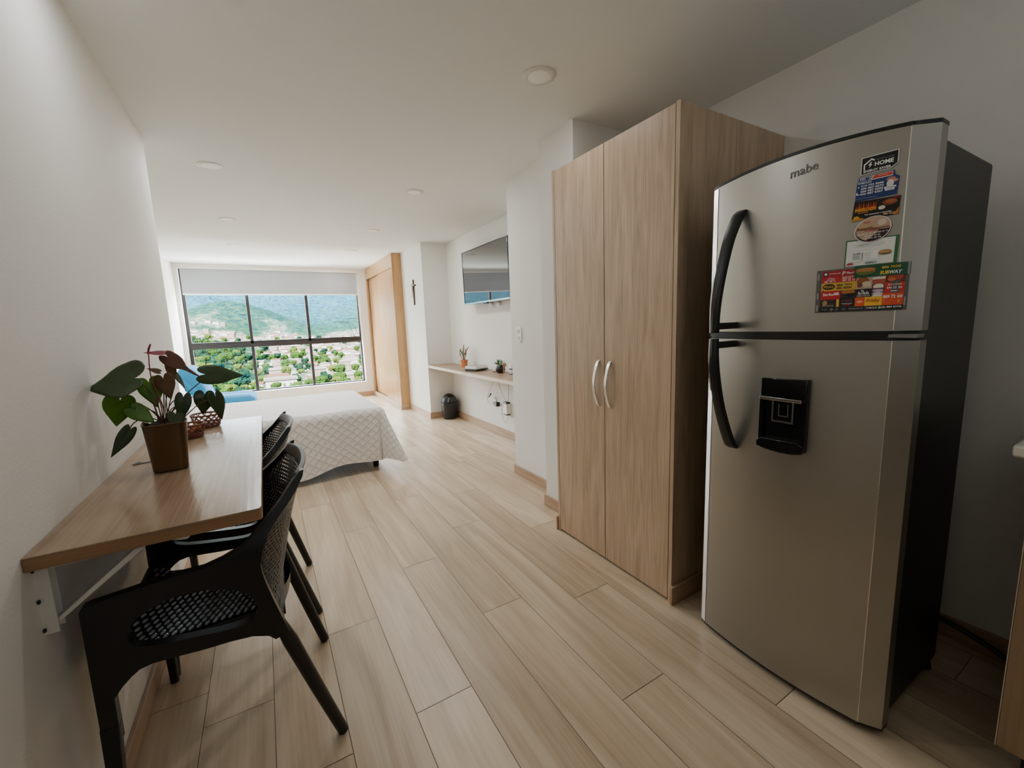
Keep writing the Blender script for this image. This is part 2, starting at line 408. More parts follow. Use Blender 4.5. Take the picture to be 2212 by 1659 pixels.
def glass():
    m, nt, b = new_mat('window_glass')
    tr = N(nt, 'ShaderNodeBsdfTransparent'); tr.inputs[0].default_value = (.97, .985, .98, 1)
    gl = N(nt, 'ShaderNodeBsdfGlossy'); gl.inputs['Roughness'].default_value = .01
    fn = N(nt, 'ShaderNodeFresnel'); fn.inputs[0].default_value = 1.45
    ms = N(nt, 'ShaderNodeMixShader'); L(nt, fn.outputs[0], ms.inputs[0]); L(nt, tr.outputs[0], ms.inputs[1]); L(nt, gl.outputs[0], ms.inputs[2])
    L(nt, ms.outputs[0], nt.nodes['Material Output'].inputs[0]); return m
M['glass'] = glass()
for a, b in ((WX0+.045, -.18), (-.136, .683), (.727, WX1-.03)):
    for c, d in ((WZ0+.02, 1.0), (1.10, WZ1-.04)):
        B().add([(a, YW+.13, c), (b, YW+.13, c), (b, YW+.13, d), (a, YW+.13, d)], [(0, 1, 2, 3)]).obj('pane', 'glass', win, smooth=0)
# ---- roller blind
bl = thing('roller_blind', 'pale grey roller blind pulled a third down over the window', 'blind', (.28, YW+.05, 1.84))
B().box(-.975, 1.555, YW+.052, YW+.055, 1.855, 2.225).obj('fabric', 'blind', bl)
B().box(-.975, 1.555, YW+.045, YW+.062, 1.835, 1.857).obj('bottom_bar', 'white', bl, bevel=.004)
B().box(-.995, 1.565, YW+.005, YW+.09, 2.225, 2.249).obj('cassette', 'white', bl, bevel=.004)
B().tube([(1.552, YW+.03, 2.23), (1.555, YW+.03, .95)], .003, 6).tube([(1.538, YW+.03, 2.23), (1.555, YW+.03, .95)], .002, 6).obj('pull_cord', 'white', bl)

# ------------------------------------------------------------------ downlights
dl = thing('ceiling_downlight', 'x', 'ceiling light', (1.16, 1.657, C), 'round recessed ceiling lights in two rows')
dp = (1.16, 1.657, C)
B().lathe([(.050, -.004), (.052, -.006), (.070, -.006), (.0745, -.003), (.0745, 0)], dp, 40).obj('ring', 'ring', dl)
B().lathe([(.0, -.0062), (.049, -.0066), (.0505, -.006), (.0505, -.002)], dp, 40).obj('diffuser', 'lens', dl)
dl['label'] = 'largest round recessed ceiling light, nearest, above the tall wardrobe'
labs = {(-.18, 3.43): 'round recessed ceiling light nearest the left wall corner, first of the left row', (1.16, 3.43): 'round recessed ceiling light second from the wardrobe in right row',
        (-.18, 4.91): 'second round recessed ceiling light of left row, over the bed side', (1.16, 4.91): 'third round recessed ceiling light of right row, left of the television',
        (-.18, 6.25): 'third small round recessed ceiling light of the left row', (1.16, 6.22): 'fourth small round recessed ceiling light of right row, left of closet top',
        (-.18, 7.71): 'tiny round recessed ceiling light above the left half of blind', (1.16, 7.73): 'tiny round recessed ceiling light above the right end of blind'}
labs[(-.18, 1.657)] = 'unseen round ceiling light over the desk, added to hold a fill lamp'  # out-of-view fixture, added to carry a fill lamp
for (x, y), lb in labs.items(): copy_thing(dl, (x, y, C), lb)
# ------------------------------------------------------------------ tall wardrobe
wd = thing('wardrobe', 'tall two-door oak wardrobe standing between the fridge and white pillar', 'wardrobe', (1.75, 1.515, 0))
H_ = 2.012; wy0, wy1 = 1.108, 1.912
B().box(1.402, 2.109, wy0, wy0+.018, 0, H_).box(1.402, 1.538, wy1-.018, wy1, 0, H_).box(1.53, 2.109, 1.88, 1.896, 0, H_).box(1.42, 2.08, wy0+.016, 1.885, H_-.02, H_-.002).box(2.085, 2.105, wy0+.016, 1.885, .002, H_-.004).box(1.42, 2.08, wy0+.016, 1.885, .02, .04).obj('carcass', 'ward', wd, bevel=.001)
B().box(1.424, 1.43, wy0+.018, wy1-.018, .015, H_-.01).obj('interior_gap', 'dark', wd)
for (a, b) in ((wy0+.021, 1.512), (1.516, wy1-.021)):
    d = B().box(1.402, 1.42, a, b, .012, H_-.004).obj('door', 'ward', wd, bevel=.0015)
    hy = 1.475 if a < 1.3 else 1.556
    pts = smooth_path([(1.403, 0, 1.032), (1.392, 0, 1.02), (1.378, 0, .985), (1.368, 0, .94), (1.366, 0, .915), (1.368, 0, .89), (1.378, 0, .845), (1.392, 0, .812), (1.403, 0, .80)], 5)
    hb = B(); n = len(pts)
    for i, p in enumerate(pts): hb.v += [(p.x, hy-.009, p.z), (p.x, hy+.009, p.z), (p.x+.005, hy+.009, p.z), (p.x+.005, hy-.009, p.z)]; hb.uv += [(0, 0)]*4
    for i in range(n-1):
        for j in range(4): hb.f.append((i*4+j, i*4+(j+1) % 4, i*4+4+(j+1) % 4, i*4+4+j)); hb.m.append(0)
    h = hb.obj('handle', 'nickel', d, bevel=.0015)
    h['label'] = 'bowed brushed metal handle'
B().box(1.390, 2.095, wy0-.014, wy0, 0, .082).obj('side_plinth', 'basez', wd, bevel=.002)
B().box(1.392, 1.535, wy1, wy1+.012, 0, .082).obj('side_plinth', 'basez', wd, bevel=.002)

# ------------------------------------------------------------------ built-in closet by the window
cl = thing('sliding_closet', 'pale oak built-in sliding closet beside the big window', 'closet', (1.77, 7.1, 0))
B().box(1.70, 1.839, 6.235, 6.262, .07, C-.002).obj('side_panel', 'closet', cl, bevel=.001)
B().box(1.70, 1.716, 6.262, 8.035, 2.10, C-.002).obj('fascia', 'closet', cl, bevel=.001)
B().box(1.70, 1.73, 7.99, 8.036, .07, 2.10).obj('far_stile', 'closet', cl, bevel=.001)
for a, b, x in ((6.264, 7.17, 1.722), (7.10, 7.99, 1.745)):
    gb = B(); nstr = 12; w = (b-a)/nstr
    for i in range(nstr): gb.box(x, x+.014, a+i*w+.0012, a+(i+1)*w-.0012, .075, 2.105)
    gb.box(x+.003, x+.017, a, b, .075, 2.105)
    gb.obj('door', 'closet', cl)
B().box(1.688, 1.72, 6.262, 8.03, 0, .075).box(1.688, 1.825, 6.225, 6.262, 0, .08).obj('plinth', 'basez', cl, bevel=.002)
B().box(1.765, 1.832, 6.262, 8.03, .02, 2.25).obj('carcass', 'closet', cl)

# ------------------------------------------------------------------ fridge
fg = thing('refrigerator', 'silver two-door refrigerator with black side and water dispenser', 'refrigerator', (1.72, .675, 0))
def dx(y):
    """bowed front of the doors"""
    if y < .437: return 1.3860+(.437-y)*.60
    if y < .934: return 1.362+.0245*((y-.68)/.25)**2
    return 1.3873+(y-.934)*.42
DK, DZ = .967, .0403
def on_door(b):
    b.v = [(x-.043, y*DK, z*DK+DZ) for x, y, z in b.v]; return b
def door_poly(y0=.391, y1=.958, back=1.455, inset=0):
    ys = [y0, .402, .420, .4365, .4375]+[.437+(.9335-.437)*i/24 for i in range(1, 25)]+[.9345, .945, y1]
    return [(dx(y)+inset, y) for y in ys]+[(back, y1), (back, y0)]
def crown(b, z0):
    b.v = [(x, y, z+(.018*(1-((y-.675)/.285)**2) if z > z0 else 0)) for x, y, z in b.v]; return b
B().box(1.465, 1.885, .402, .955, .035, 1.632).obj('cabinet_body', 'fblack', fg, bevel=.006)
B().box(1.452, 1.467, .41, .945, .04, 1.625).obj('door_gasket', 'rubber', fg)
fd = crown(B().prism(door_poly(), 1.168, 1.650), 1.6).obj('freezer_door', 'steel', fg, smooth=12)
md_ = B().prism(door_poly(), .030, 1.143).obj('fridge_door', 'steel', fg, smooth=12)
crown(B().prism(door_poly(.3905, .9585, 1.458, -.0005), 1.650, 1.660), 1.6).obj('top_cap', 'black', fg, bevel=.002)
B().prism(door_poly(.395, .954, 1.455, .004), 1.143, 1.168).prism(door_poly(.391, .958, 1.455, .0005), 1.151, 1.160).obj('divider_trim', 'black', fg)
B().box(1.384, 1.43, .389, .450, 1.150, 1.160).obj('hinge_cover', 'grey', fg, bevel=.002)
B().prism(door_poly(.391, .958, 1.455, .001), .022, .030).obj('bottom_trim', 'black', fg)
# vertical seams of the flat right strip
for dd, z0, z1 in ((fd, 1.17, 1.657), (md_, .032, 1.142)):
    B().box(1.3845, 1.388, .4362, .4382, z0, z1 if z1 < 1.2 else z1-.004).obj('seam', 'silver', dd, smooth=0)
    B().box(dx(.934)-.0006, dx(.934)+.002, .933, .935, z0, z1 if z1 < 1.2 else z1-.008).obj('edge_line', 'dark', dd, smooth=0)
    zt_ = z1 if z1 < 1.2 else z1-.007
    B().prism([(dx(.9355)-.0008, .9355), (dx(.957)-.0008, .957), (dx(.957)+.003, .957), (dx(.9355)+.003, .9355)], z0, zt_).obj('chamfer_glint', 'glintsteel', dd, smooth=0)  # added strip; its paler metal stands in for the chamfer's reflected glint
for y in (.42, .93):
    for x in (1.48, 1.85): B().lathe([(.018, 0), (.02, .004), (.014, .03), (.014, .038)], (x, y, 0), 16).obj('foot', 'rubber', fg)
# handles
def handle(sign, parent):
    # side outline in (x,z): blade bows away from the door
    if sign > 0: pts = [(1.408, 1.566), (1.385, 1.545), (1.345, 1.47), (1.318, 1.38), (1.300, 1.29), (1.296, 1.23), (1.298, 1.166)]
    else: pts = [(1.408, .752), (1.385, .775), (1.345, .86), (1.318, .94), (1.300, 1.03), (1.296, 1.09), (1.298, 1.147)]
    P = smooth_path([(x, 0, z) for x, z in pts], 6); n = len(P); b = B()
    for i, p in enumerate(P):
        t = i/(n-1); w = .012+.006*(1-t); th = .022-.004*t
        if i == 0: th = .006
        yy = .868+.012*t; nx = .9 if t < .5 else 1.0
        for (a, c) in ((0, -w), (-0.004, 0), (0, w), (th, w), (th, -w)): b.v.append((p.x+a+0*nx, yy+c, p.z)); b.uv.append((0, 0))
    for i in range(n-1):
        for j in range(5): b.f.append((i*5+j, i*5+(j+1) % 5, i*5+5+(j+1) % 5, i*5+5+j)); b.m.append(0)
    b.f.append((0, 1, 2, 3, 4)); b.f.append(tuple((n-1)*5+j for j in range(5))); b.m += [0, 0]
    zz = 1.188 if sign > 0 else 1.125
    b.box(1.305, 1.415, .868, .882, zz-.011, zz+.011)
    h = on_door(b).obj('handle', 'black', parent, bevel=.002)
    h['label'] = 'long bowed black handle'
    k0 = int(n*.56); s = B()
    for i in range(k0, n):
        p = P[i]; s.v += [(p.x-.0048, .8915, p.z), (p.x-.0048, .8865, p.z), (p.x-.0012, .8865, p.z), (p.x-.0012, .8915, p.z)]; s.uv += [(0, 0)]*4
    m_ = n-k0
    s.v = [(x+.0015, y-.001, z) for x, y, z in s.v]
    for i in range(m_-1):
        for j in range(4): s.f.append((i*4+j, i*4+(j+1) % 4, i*4+4+(j+1) % 4, i*4+4+j)); s.m.append(0)
    s.f.append((0, 1, 2, 3)); s.f.append(tuple((m_-1)*4+j for j in range(4))); s.m += [0, 0]
    on_door(s).obj('handle_inlay', 'silver', h)
handle(1, fd); handle(-1, md_)
# water dispenser
def dsp(poly, x0, x1, name, mt, parent, bevel=.0015): return on_door(B().prism(poly, x0, x1, 'x')).obj(name, mt, parent, bevel=bevel)
ds = dsp([(.627, 1.022), (.766, 1.018), (.766, .955), (.627, .955)], 1.386, 1.41, 'dispenser_panel', 'blackgloss', fg, .004)
on_door(B().prism([(.627, .955), (.642, .955), (.642, .80), (.627, .80)], 1.388, 1.41, 'x').prism([(.754, .955), (.766, .955), (.766, .795), (.754, .795)], 1.388, 1.41, 'x').prism([(.642, .955), (.754, .955), (.754, .80), (.642, .80)], 1.3975, 1.41, 'x')).obj('dispenser_recess', 'blackgloss', ds)
on_door(B().box(1.384, 1.390, .640, .766, .948, .958)).obj('dispenser_trim', 'silver', ds, bevel=.001)
U = [(.671, .948), (.674, .948), (.675, .893), (.712, .893), (.713, .948), (.729, .948), (.727, .882), (.668, .882)]
on_door(B().prism([(.662, .948), (.667, .948), (.667, .884), (.722, .884), (.722, .948), (.727, .948), (.727, .879), (.662, .879)], 1.388, 1.3925, 'x').prism([(.676, .94), (.679, .94), (.679, .903), (.703, .903), (.703, .94), (.706, .94), (.706, .899), (.676, .899)], 1.386, 1.389, 'x')).obj('dispenser_lever', 'silver', ds)
tr_ = [(.626, .815), (.642, .826), (.754, .822), (.768, .808), (.766, .794), (.735, .786), (.695, .783), (.655, .785), (.628, .792)]
dsp(tr_, 1.376, 1.41, 'drip_tray', 'blackgloss', ds, .003)

# text geometry as flat polygons
_txt_cache = {}
def text_geo(s, bold=0.0, shear=0.0):
    key = (s, bold, shear)
    if key in _txt_cache: return _txt_cache[key]
    cu = bpy.data.curves.new('t', 'FONT'); cu.body = s; cu.offset = bold; cu.shear = shear; cu.resolution_u = 2
    o = bpy.data.objects.new('t', cu); COL.objects.link(o)
    dg = bpy.context.evaluated_depsgraph_get(); me = bpy.data.meshes.new_from_object(o.evaluated_get(dg))
    vs = [(v.co.x, v.co.y) for v in me.vertices]; fs = [tuple(p.vertices) for p in me.polygons]
    bpy.data.objects.remove(o); bpy.data.meshes.remove(me); bpy.data.curves.remove(cu)
    xs = [v[0] for v in vs]; ys = [v[1] for v in vs]; x0, x1, y0, y1 = min(xs), max(xs), min(ys), max(ys)
    vs = [((x-x0)/(x1-x0), (y-y0)/(y1-y0)) for x, y in vs]
    _txt_cache[key] = (vs, fs, (x1-x0)/(y1-y0)); return _txt_cache[key]
# raised maker's lettering on the freezer door
vs, fs, asp = text_geo('mabe', .0)
lg = B(); n = len(vs)
pv = [((.7165-u*.0725)*DK, (1.620+v*.025+u*.0055)*DK+DZ) for u, v in vs]
for dd in (.0022, .0002): lg.v += [(dx(y)-dd, y, z) for y, z in pv]; lg.uv += [(0, 0)]*n
lg.f += [tuple(f) for f in fs]+[tuple(i+n for i in f) for f in fs]; lg.m += [0]*(2*len(fs))
from collections import Counter
ed = Counter(tuple(sorted((f[i], f[(i+1) % len(f)]))) for f in fs for i in range(len(f)))
for (a, b), c in ed.items():
    if c == 1: lg.f.append((a, b, b+n, a+n)); lg.m.append(0)
lt = lg.obj('logo_letters', 'grey', fd, smooth=0)

# ------------------------------------------------------------------ cards and magnets on the freezer door
class Card:
    """flat printed card laid on the curved door; u right, v up in metres from its lower-left corner"""
    def __init__(s, y, z, rot=0): s.y, s.z, s.c, s.s = y, z, cos(rot), sin(rot); s.b = B(); s.mats = []; s.k = 0
    def mi(s, rgb):
        nm = 'print_%d_%d_%d' % rgb
        flat(nm, rgb)
        if nm not in s.mats: s.mats.append(nm)
        return s.mats.index(nm)
    def pt(s, u, v, d):
        y = (s.y-(u*s.c-v*s.s))*DK; z = (s.z+u*s.s+v*s.c)*DK+DZ; return (dx(y)-d, y, z)
    def poly(s, pts, rgb, sub=1):
        s.k += 1; d = .0022+.00004*s.k
        v = [s.pt(u, w, d) for u, w in pts]; s.b.add(v, [tuple(range(len(v)))], s.mi(rgb)); return s
    def rect(s, u0, v0, u1, v1, rgb):
        n = max(1, int(abs(u1-u0)/.02)); s.k += 1; d = .0022+.00004*s.k; vv = []; ff = []
        for i in range(n+1): u = u0+(u1-u0)*i/n; vv += [s.pt(u, v0, d), s.pt(u, v1, d)]
        for i in range(n): ff.append((2*i, 2*i+2, 2*i+3, 2*i+1))
        s.b.add(vv, ff, s.mi(rgb)); return s
    def ell(s, u, v, a, b, rgb, a0=0, a1=360): return s.poly([(u+a*cos(math.radians(a0+(a1-a0)*i/28)), v+b*sin(math.radians(a0+(a1-a0)*i/28))) for i in range(28 if a1-a0 == 360 else 29)], rgb)
    def text(s, t, u, v, h, rgb, w=None, bold=.01, shear=0, tilt=0):
        vs, fs, asp = text_geo(t, bold, shear); w = w or asp*h; s.k += 1; d = .0022+.00004*s.k
        s.b.add([s.pt(u+x*w, v+y*h+x*tilt, d) for x, y in vs], fs, s.mi(rgb)); return s
    def back(s, pts):
        v = [s.pt(u, w, .002) for u, w in pts]+[s.pt(u, w, .0001) for u, w in pts]; n = len(pts)
        s.b.add(v, [tuple(range(n)), tuple(reversed(range(n, 2*n)))]+[(i, (i+1) % n, n+(i+1) % n, n+i) for i in range(n)], s.mi((60, 60, 60)))
        return s
    def done(s, name, label, group='cards and magnets stuck on the freezer door'):
        xs = [v[1] for v in s.b.v]; zs = [v[2] for v in s.b.v]
        o = s.b.obj(name, s.mats, loc=(dx(s.y*DK), (min(xs)+max(xs))/2, (min(zs)+max(zs))/2), smooth=0)
        return tag(o, label, 'magnet', group)
Wt = (232, 232, 228); K = (22, 20, 20)
# collage of restaurant adverts
W_, Hc = .196, .120; c = Card(.629, 1.2205, 0)
c.back([(0, 0), (W_, 0), (W_, Hc), (0, Hc)]).rect(0, 0, W_, Hc, (98, 94, 92))
c.rect(.013, .097, .094, .116, (168, 30, 40)).rect(.013, .083, .094, .097, (188, 34, 40)).ell(.022, .108, .006, .006, (40, 30, 30)).ell(.022, .108, .0035, .0035, Wt)
c.text('pimpinela', .031, .106, .004, Wt, .026).text('P', .060, .102, .010, Wt, .008, .02, .2).text('Pinocho', .071, .104, .006, Wt, .021, .02)
c.text('Pollos', .029, .094, .0035, Wt, .014).text('Broaster', .027, .0895, .0035, Wt, .019).text('881 50 11', .020, .0845, .0042, Wt, .026, .02).text('Domicilios', .062, .0955, .003, Wt, .026).text('883 69 19', .062, .0905, .0042, Wt, .028, .02).text('887 43 33', .062, .085, .0042, Wt, .028, .02)
c.rect(.013, .060, .100, .083, (206, 164, 62)).ell(.031, .072, .015, .008, K).text('PIZZA', .019, .069, .006, (206, 164, 62), .024, .03).text('880 7071', .050, .072, .006, K, .034, .03).text('885 8000', .050, .064, .006, K, .034, .03).ell(.018, .059, .003, .003, K)
c.rect(.013, .036, .060, .060, (196, 28, 44)).text('Sarku', .018, .047, .008, Wt, .026, .02).rect(.045, .048, .056, .055, Wt).text('JAPAN', .0455, .0495, .004, (196, 28, 44), .010)
c.rect(.060, .036, .094, .060, (60, 44, 40)).ell(.077, .055, .016, .006, (178, 110, 50)).ell(.080, .046, .012, .005, (20, 18, 20))
c.rect(.013, .015, .052, .036, (52, 40, 34)).ell(.024, .027, .006, .007, (170, 140, 100)).text('DI PIZZA', .019, .017, .004, (190, 180, 150), .027).rect(.052, .015, .058, .036, (220, 180, 60))
c.rect(.058, .015, .094, .040, (34, 22, 30)).text('SUSHI', .064, .028, .006, (140, 60, 80), .023).rect(.064, .0225, .088, .0235, Wt).rect(.068, .0185, .084, .0205, (200, 60, 60))
c.rect(.094, .060, .128, .097, (176, 156, 138)).ell(.108, .080, .013, .012, (150, 84, 44)).ell(.116, .072, .010, .008, (206, 190, 160)).ell(.102, .070, .006, .006, (120, 60, 36))
c.rect(.128, .083, .154, .097, (222, 216, 206)).text('MONT BLANC', .130, .088, .005, (140, 60, 50), .022).rect(.128, .070, .154, .083, (170, 84, 66)).ell(.141, .064, .011, .007, (224, 214, 196))
c.rect(.154, .072, .190, .097, (120, 44, 34)).ell(.173, .086, .014, .009, (168, 74, 44)).ell(.166, .080, .008, .005, (190, 110, 60))
c.rect(.154, .045, .190, .072, (206, 50, 48)).text('RICURAS', .160, .064, .005, (240, 200, 190), .025).text('896 55 30', .158, .056, .005, Wt, .028, .02).rect(.166, .049, .178, .051, Wt)
c.rect(.094, .038, .128, .060, (40, 20, 24)).text('la', .106, .053, .005, Wt, .006).text('farfalla', .099, .045, .008, Wt, .024, .01, .2).text('DOMICILIO 886 77 00', .097, .040, .003, Wt, .028)
c.rect(.128, .038, .154, .060, (108, 70, 88)).ell(.141, .053, .011, .004, (196, 170, 190)).ell(.141, .045, .011, .004, (210, 200, 200)).rect(.130, .0385, .152, .0415, Wt)
c.rect(.094, .014, .115, .038, (226, 92, 42)).poly([(.097, .026), (.104, .031), (.112, .026), (.104, .021)], (240, 150, 110)).text('QBANO', .098, .0245, .003, Wt, .013)
c.rect(.115, .014, .150, .038, (242, 190, 60)).text('Frisby', .118, .021, .012, (170, 40, 40), .029, .02, .3)
c.rect(.150, .014, .190, .045, (218, 84, 48)).rect(.152, .031, .188, .041, (196, 46, 44)).text('889 72 60', .152, .032, .008, Wt, .036, .03).rect(.155, .020, .184, .027, (232, 130, 80))
c.rect(.013, .002, .190, .014, (34, 32, 34)).text('Burger', .018, .006, .004, (150, 150, 150), .014).ell(.042, .008, .004, .004, (120, 118, 116)).ell(.054, .008, .004, .004, (90, 88, 86)).ell(.070, .008, .005, .005, (80, 78, 78)).text('Sandwich Q', .082, .006, .0045, (190, 190, 190), .030).rect(.117, .003, .1175, .013, (150, 150, 150)).text('DOMICILIO', .120, .006, .005, Wt, .022).ell(.147, .0085, .003, .003, (150, 220, 150)).text('(6) 889 8778', .151, .0055, .006, Wt, .037, .02)
for z in (.004, .038, .092): c.rect(.004, z, .009, z+.018, (150, 148, 144))
c.rect(.191, .012, .194, .034, (150, 148, 144))
c.done('advert_magnet', 'large collage magnet of red, yellow and black restaurant adverts')
# green sandwich strip
c = Card(.541, 1.311, .0); 
c.back([(0, 0), (.109, 0), (.109, .031), (0, .031)]); c.k = 60
c.rect(0, 0, .109, .031, (28, 84, 52)).ell(.024, .016, .021, .009, (150, 92, 48)).ell(.024, .020, .021, .005, (176, 120, 70)).ell(.024, .012, .019, .003, (90, 120, 40)).rect(.105, 0, .109, .031, (140, 146, 140))
c.text('886 7030', .057, .019, .006, (228, 190, 60), .036, .02).text('SUB', .054, .004, .009, (240, 206, 60), .018, .03, .15).text('WAY', .0725, .004, .009, Wt, .024, .03, .15)
c.done('sandwich_magnet', 'narrow green sandwich-shop magnet strip overlapping the collage top right')
# white menu card, green border
c = Card(.566, 1.343, .0)
P_ = [(0, 0), (.108, 0), (.1095, .069), (.001, .0705)]
c.back(P_).poly(P_, (52, 112, 62)).poly([(.003, .001), (.102, .001), (.1035, .066), (.004, .067)], (228, 228, 222))
c.poly([(.022, .054+.004*sin(i)) for i in range(1)]+[(.022, .052), (.026, .049), (.078, .050), (.082, .054), (.076, .058), (.026, .056)], (200, 208, 200)).poly([(.023, .052), (.027, .0505), (.077, .0515), (.0805, .054), (.075, .0568), (.027, .055)], (228, 228, 222)).text('SANDWICH', .029, .052, .003, (60, 130, 90), .024).text('DEL DIA', .056, .052, .003, (190, 190, 180), .018)
c.text('CLASE', .018, .030, .0045, (70, 76, 80), .016, .02)
for i in range(4): c.rect(.018, .018+.0028*i, .033, .0193+.0028*i, (160, 166, 166))
c.rect(.038, .014, .0395, .034, (120, 130, 130)).rect(.041, .014, .072, .036, (238, 238, 234))
for i in range(5): c.rect(.044, .017+.0036*i, .044+(.014, .010, .016, .012, .018)[i], .0178+.0036*i, (150, 156, 156))
c.ell(.085, .029, .0135, .0065, (150, 108, 60)).ell(.084, .030, .012, .0035, (188, 148, 96)).ell(.086, .025, .011, .002, (90, 100, 50))
c.text('ARMALO', .045, .0035, .0055, (50, 110, 90), .025, .02).rect(.015, .010, .038, .0106, (120, 120, 120)).ell(.013, .004, .008, .006, (180, 50, 60), 0, 180)
c.done('menu_magnet', 'white menu card magnet with green border')
# blue delivery card
c = Card(.552, 1.513, -.02)
P_ = [(0, 0), (.0835, .002), (.0855, .045), (.076, .052), (.074, .0625), (.001, .060)]
c.k = 4; c.back(P_); c.poly(P_, (34, 56, 112)).poly([(.002, .048), (.072, .050), (.072, .061), (.002, .0585)], Wt).poly([(.0025, .0488), (.022, .049), (.026, .0582), (.003, .0575)], (52, 66, 116)).text('CD', .006, .0515, .005, Wt, .012, .03).poly([(.030, .0505), (.071, .0515), (.0715, .060), (.036, .059)], (206, 66, 52)).rect(.045, .055, .062, .0556, (240, 190, 180)).rect(.043, .0575, .066, .0581, (240, 190, 180)).poly([(.022, .049), (.024, .049), (.029, .0582), (.027, .0582)], (34, 56, 112)).poly([(.0255, .049), (.0275, .049), (.0325, .0582), (.0305, .0582)], (34, 56, 112))
c.text('DOMICILIOS', .003, .0425, .0042, Wt, .028, .02)
for i, s in enumerate(('314 793 9090', '606 887 0273', '606 887 0205', '606 887 0307')): c.text(s, .010, .0345-.0068*i, .0052, Wt, .046, .025)
c.ell(.005, .035, .0016, .002, (200, 210, 230)).ell(.005, .019, .004, .004, Wt).ell(.0065, .0205, .003, .003, (34, 56, 112)).rect(.003, .005, .045, .0058, (150, 160, 190))
c.ell(.070, .042, .009, .005, (180, 120, 100)).ell(.075, .037, .009, .004, (196, 140, 120)).ell(.069, .031, .007, .010, (214, 206, 204)).rect(.058, .020, .081, .0245, Wt).rect(.060, .0145, .078, .0195, Wt).rect(.061, .021, .079, .0225, (90, 110, 150)).rect(.063, .016, .076, .0175, (90, 110, 150))
c.done('phone_magnet', 'blue delivery card with four phone numbers in white')
# dark grill card
c = Card(.5565, 1.4625, -.02); c.k = 14
P_ = [(0, 0), (.0945, .003), (.0955, .048), (.003, .050)]
c.back(P_); c.poly(P_, (28, 16, 12))
for i in range(9): c.poly([(.006+.005*i, .026), (.011+.005*i, .026), (.0085+.005*i+.001*sin(i*2), .040+.006*abs(sin(i*1.7)))], (206, 90, 26) if i % 2 else (170, 52, 20))
c.text('PARRILLADA', .006, .022, .009, (224, 158, 52), .044, .04).rect(.012, .0185, .034, .0197, (224, 158, 52)).ell(.076, .036, .015, .008, (122, 62, 30)).ell(.078, .038, .011, .005, (160, 92, 50)).ell(.061, .025, .007, .005, (210, 206, 190)).ell(.088, .046, .006, .003, (130, 20, 30))
c.poly([(0, 0), (.033, .001), (.012, .009), (0, .004)], (196, 136, 50)).ell(.010, .008, .006, .004, (216, 164, 44)).poly([(.084, .003), (.0945, .003), (.095, .022), (.090, .012)], (190, 110, 40)).text('Tus momentos a domicilio', .027, .011, .0035, Wt, .054, .02).text('886 4253', .066, .0055, .0045, (230, 200, 150), .022, .02)
c.done('grill_magnet', 'dark flame-printed grill card magnet under the blue phone card')
# oval burger magnet
c = Card(.5475, 1.402, 0); c.k = 34
el = [(.0375+.0375*cos(2*PI*i/32)+.003*sin(2*PI*i/32), .033+.033*sin(2*PI*i/32)) for i in range(32)]
def shr(k): return [(.0375+(u-.0375)*k, .033+(v-.033)*k) for u, v in el]
c.back(el); c.poly(el, (226, 220, 214)).poly(shr(.95), (186, 158, 132)); lo = [(u, v) for u, v in shr(.95) if v < .036]
c.poly(sorted([p for p in lo if p[0] <= .0375], key=lambda p: -p[1])+sorted([p for p in lo if p[0] > .0375], key=lambda p: p[1]), (46, 28, 26))
c.ell(.021, .038, .017, .006, (150, 104, 70)).ell(.021, .042, .015, .003, (196, 160, 120)).rect(.004, .033, .070, .036, (120, 84, 66)).text('BURGER', .018, .050, .004, (170, 60, 40), .014, .02).ell(.056, .048, .009, .008, (206, 190, 176)).text('DOMICILIOS', .022, .028, .004, (170, 50, 40), .030, .02)
c.text('606 885 81 13 - 606 885 81 14', .007, .0205, .0035, Wt, .062, .02, tilt=.002).text('606 889 42 90', .022, .0145, .0035, Wt, .032, .02, tilt=.001).text('310 503 38 30', .018, .0085, .0035, Wt, .038, .02, tilt=.001)
c.done('burger_magnet', 'oval burger magnet with white rim')
# black energy saver sticker
c = Card(.545, 1.5775, 0); c.k = 4
P_ = [(0, 0), (.060, .0015), (.075, .012), (.075, .045), (0, .044)]
c.back(P_); c.poly(P_, (214, 216, 210)).poly([(.0022, .002), (.0595, .0035), (.0728, .013), (.0728, .0428), (.0022, .042)], (14, 14, 16))
c.poly([(.006, .012), (.009, .012), (.009, .024), (.0215, .034), (.027, .0305), (.0285, .0325), (.0215, .038), (.006, .026)], Wt).poly([(.020, .029), (.015, .0215), (.019, .0215), (.017, .014), (.0235, .0235), (.0195, .0235), (.023, .029)], Wt)
c.text('TECNOLOGIA', .0295, .030, .0040, (120, 122, 122), .037).text('HOME', .0285, .0165, .0105, Wt, .037, .035).text('ENERGY SAVER', .0065, .0048, .0062, Wt, .055, .03)
c.done('energy_sticker', 'black HOME ENERGY SAVER sticker with white house outline')

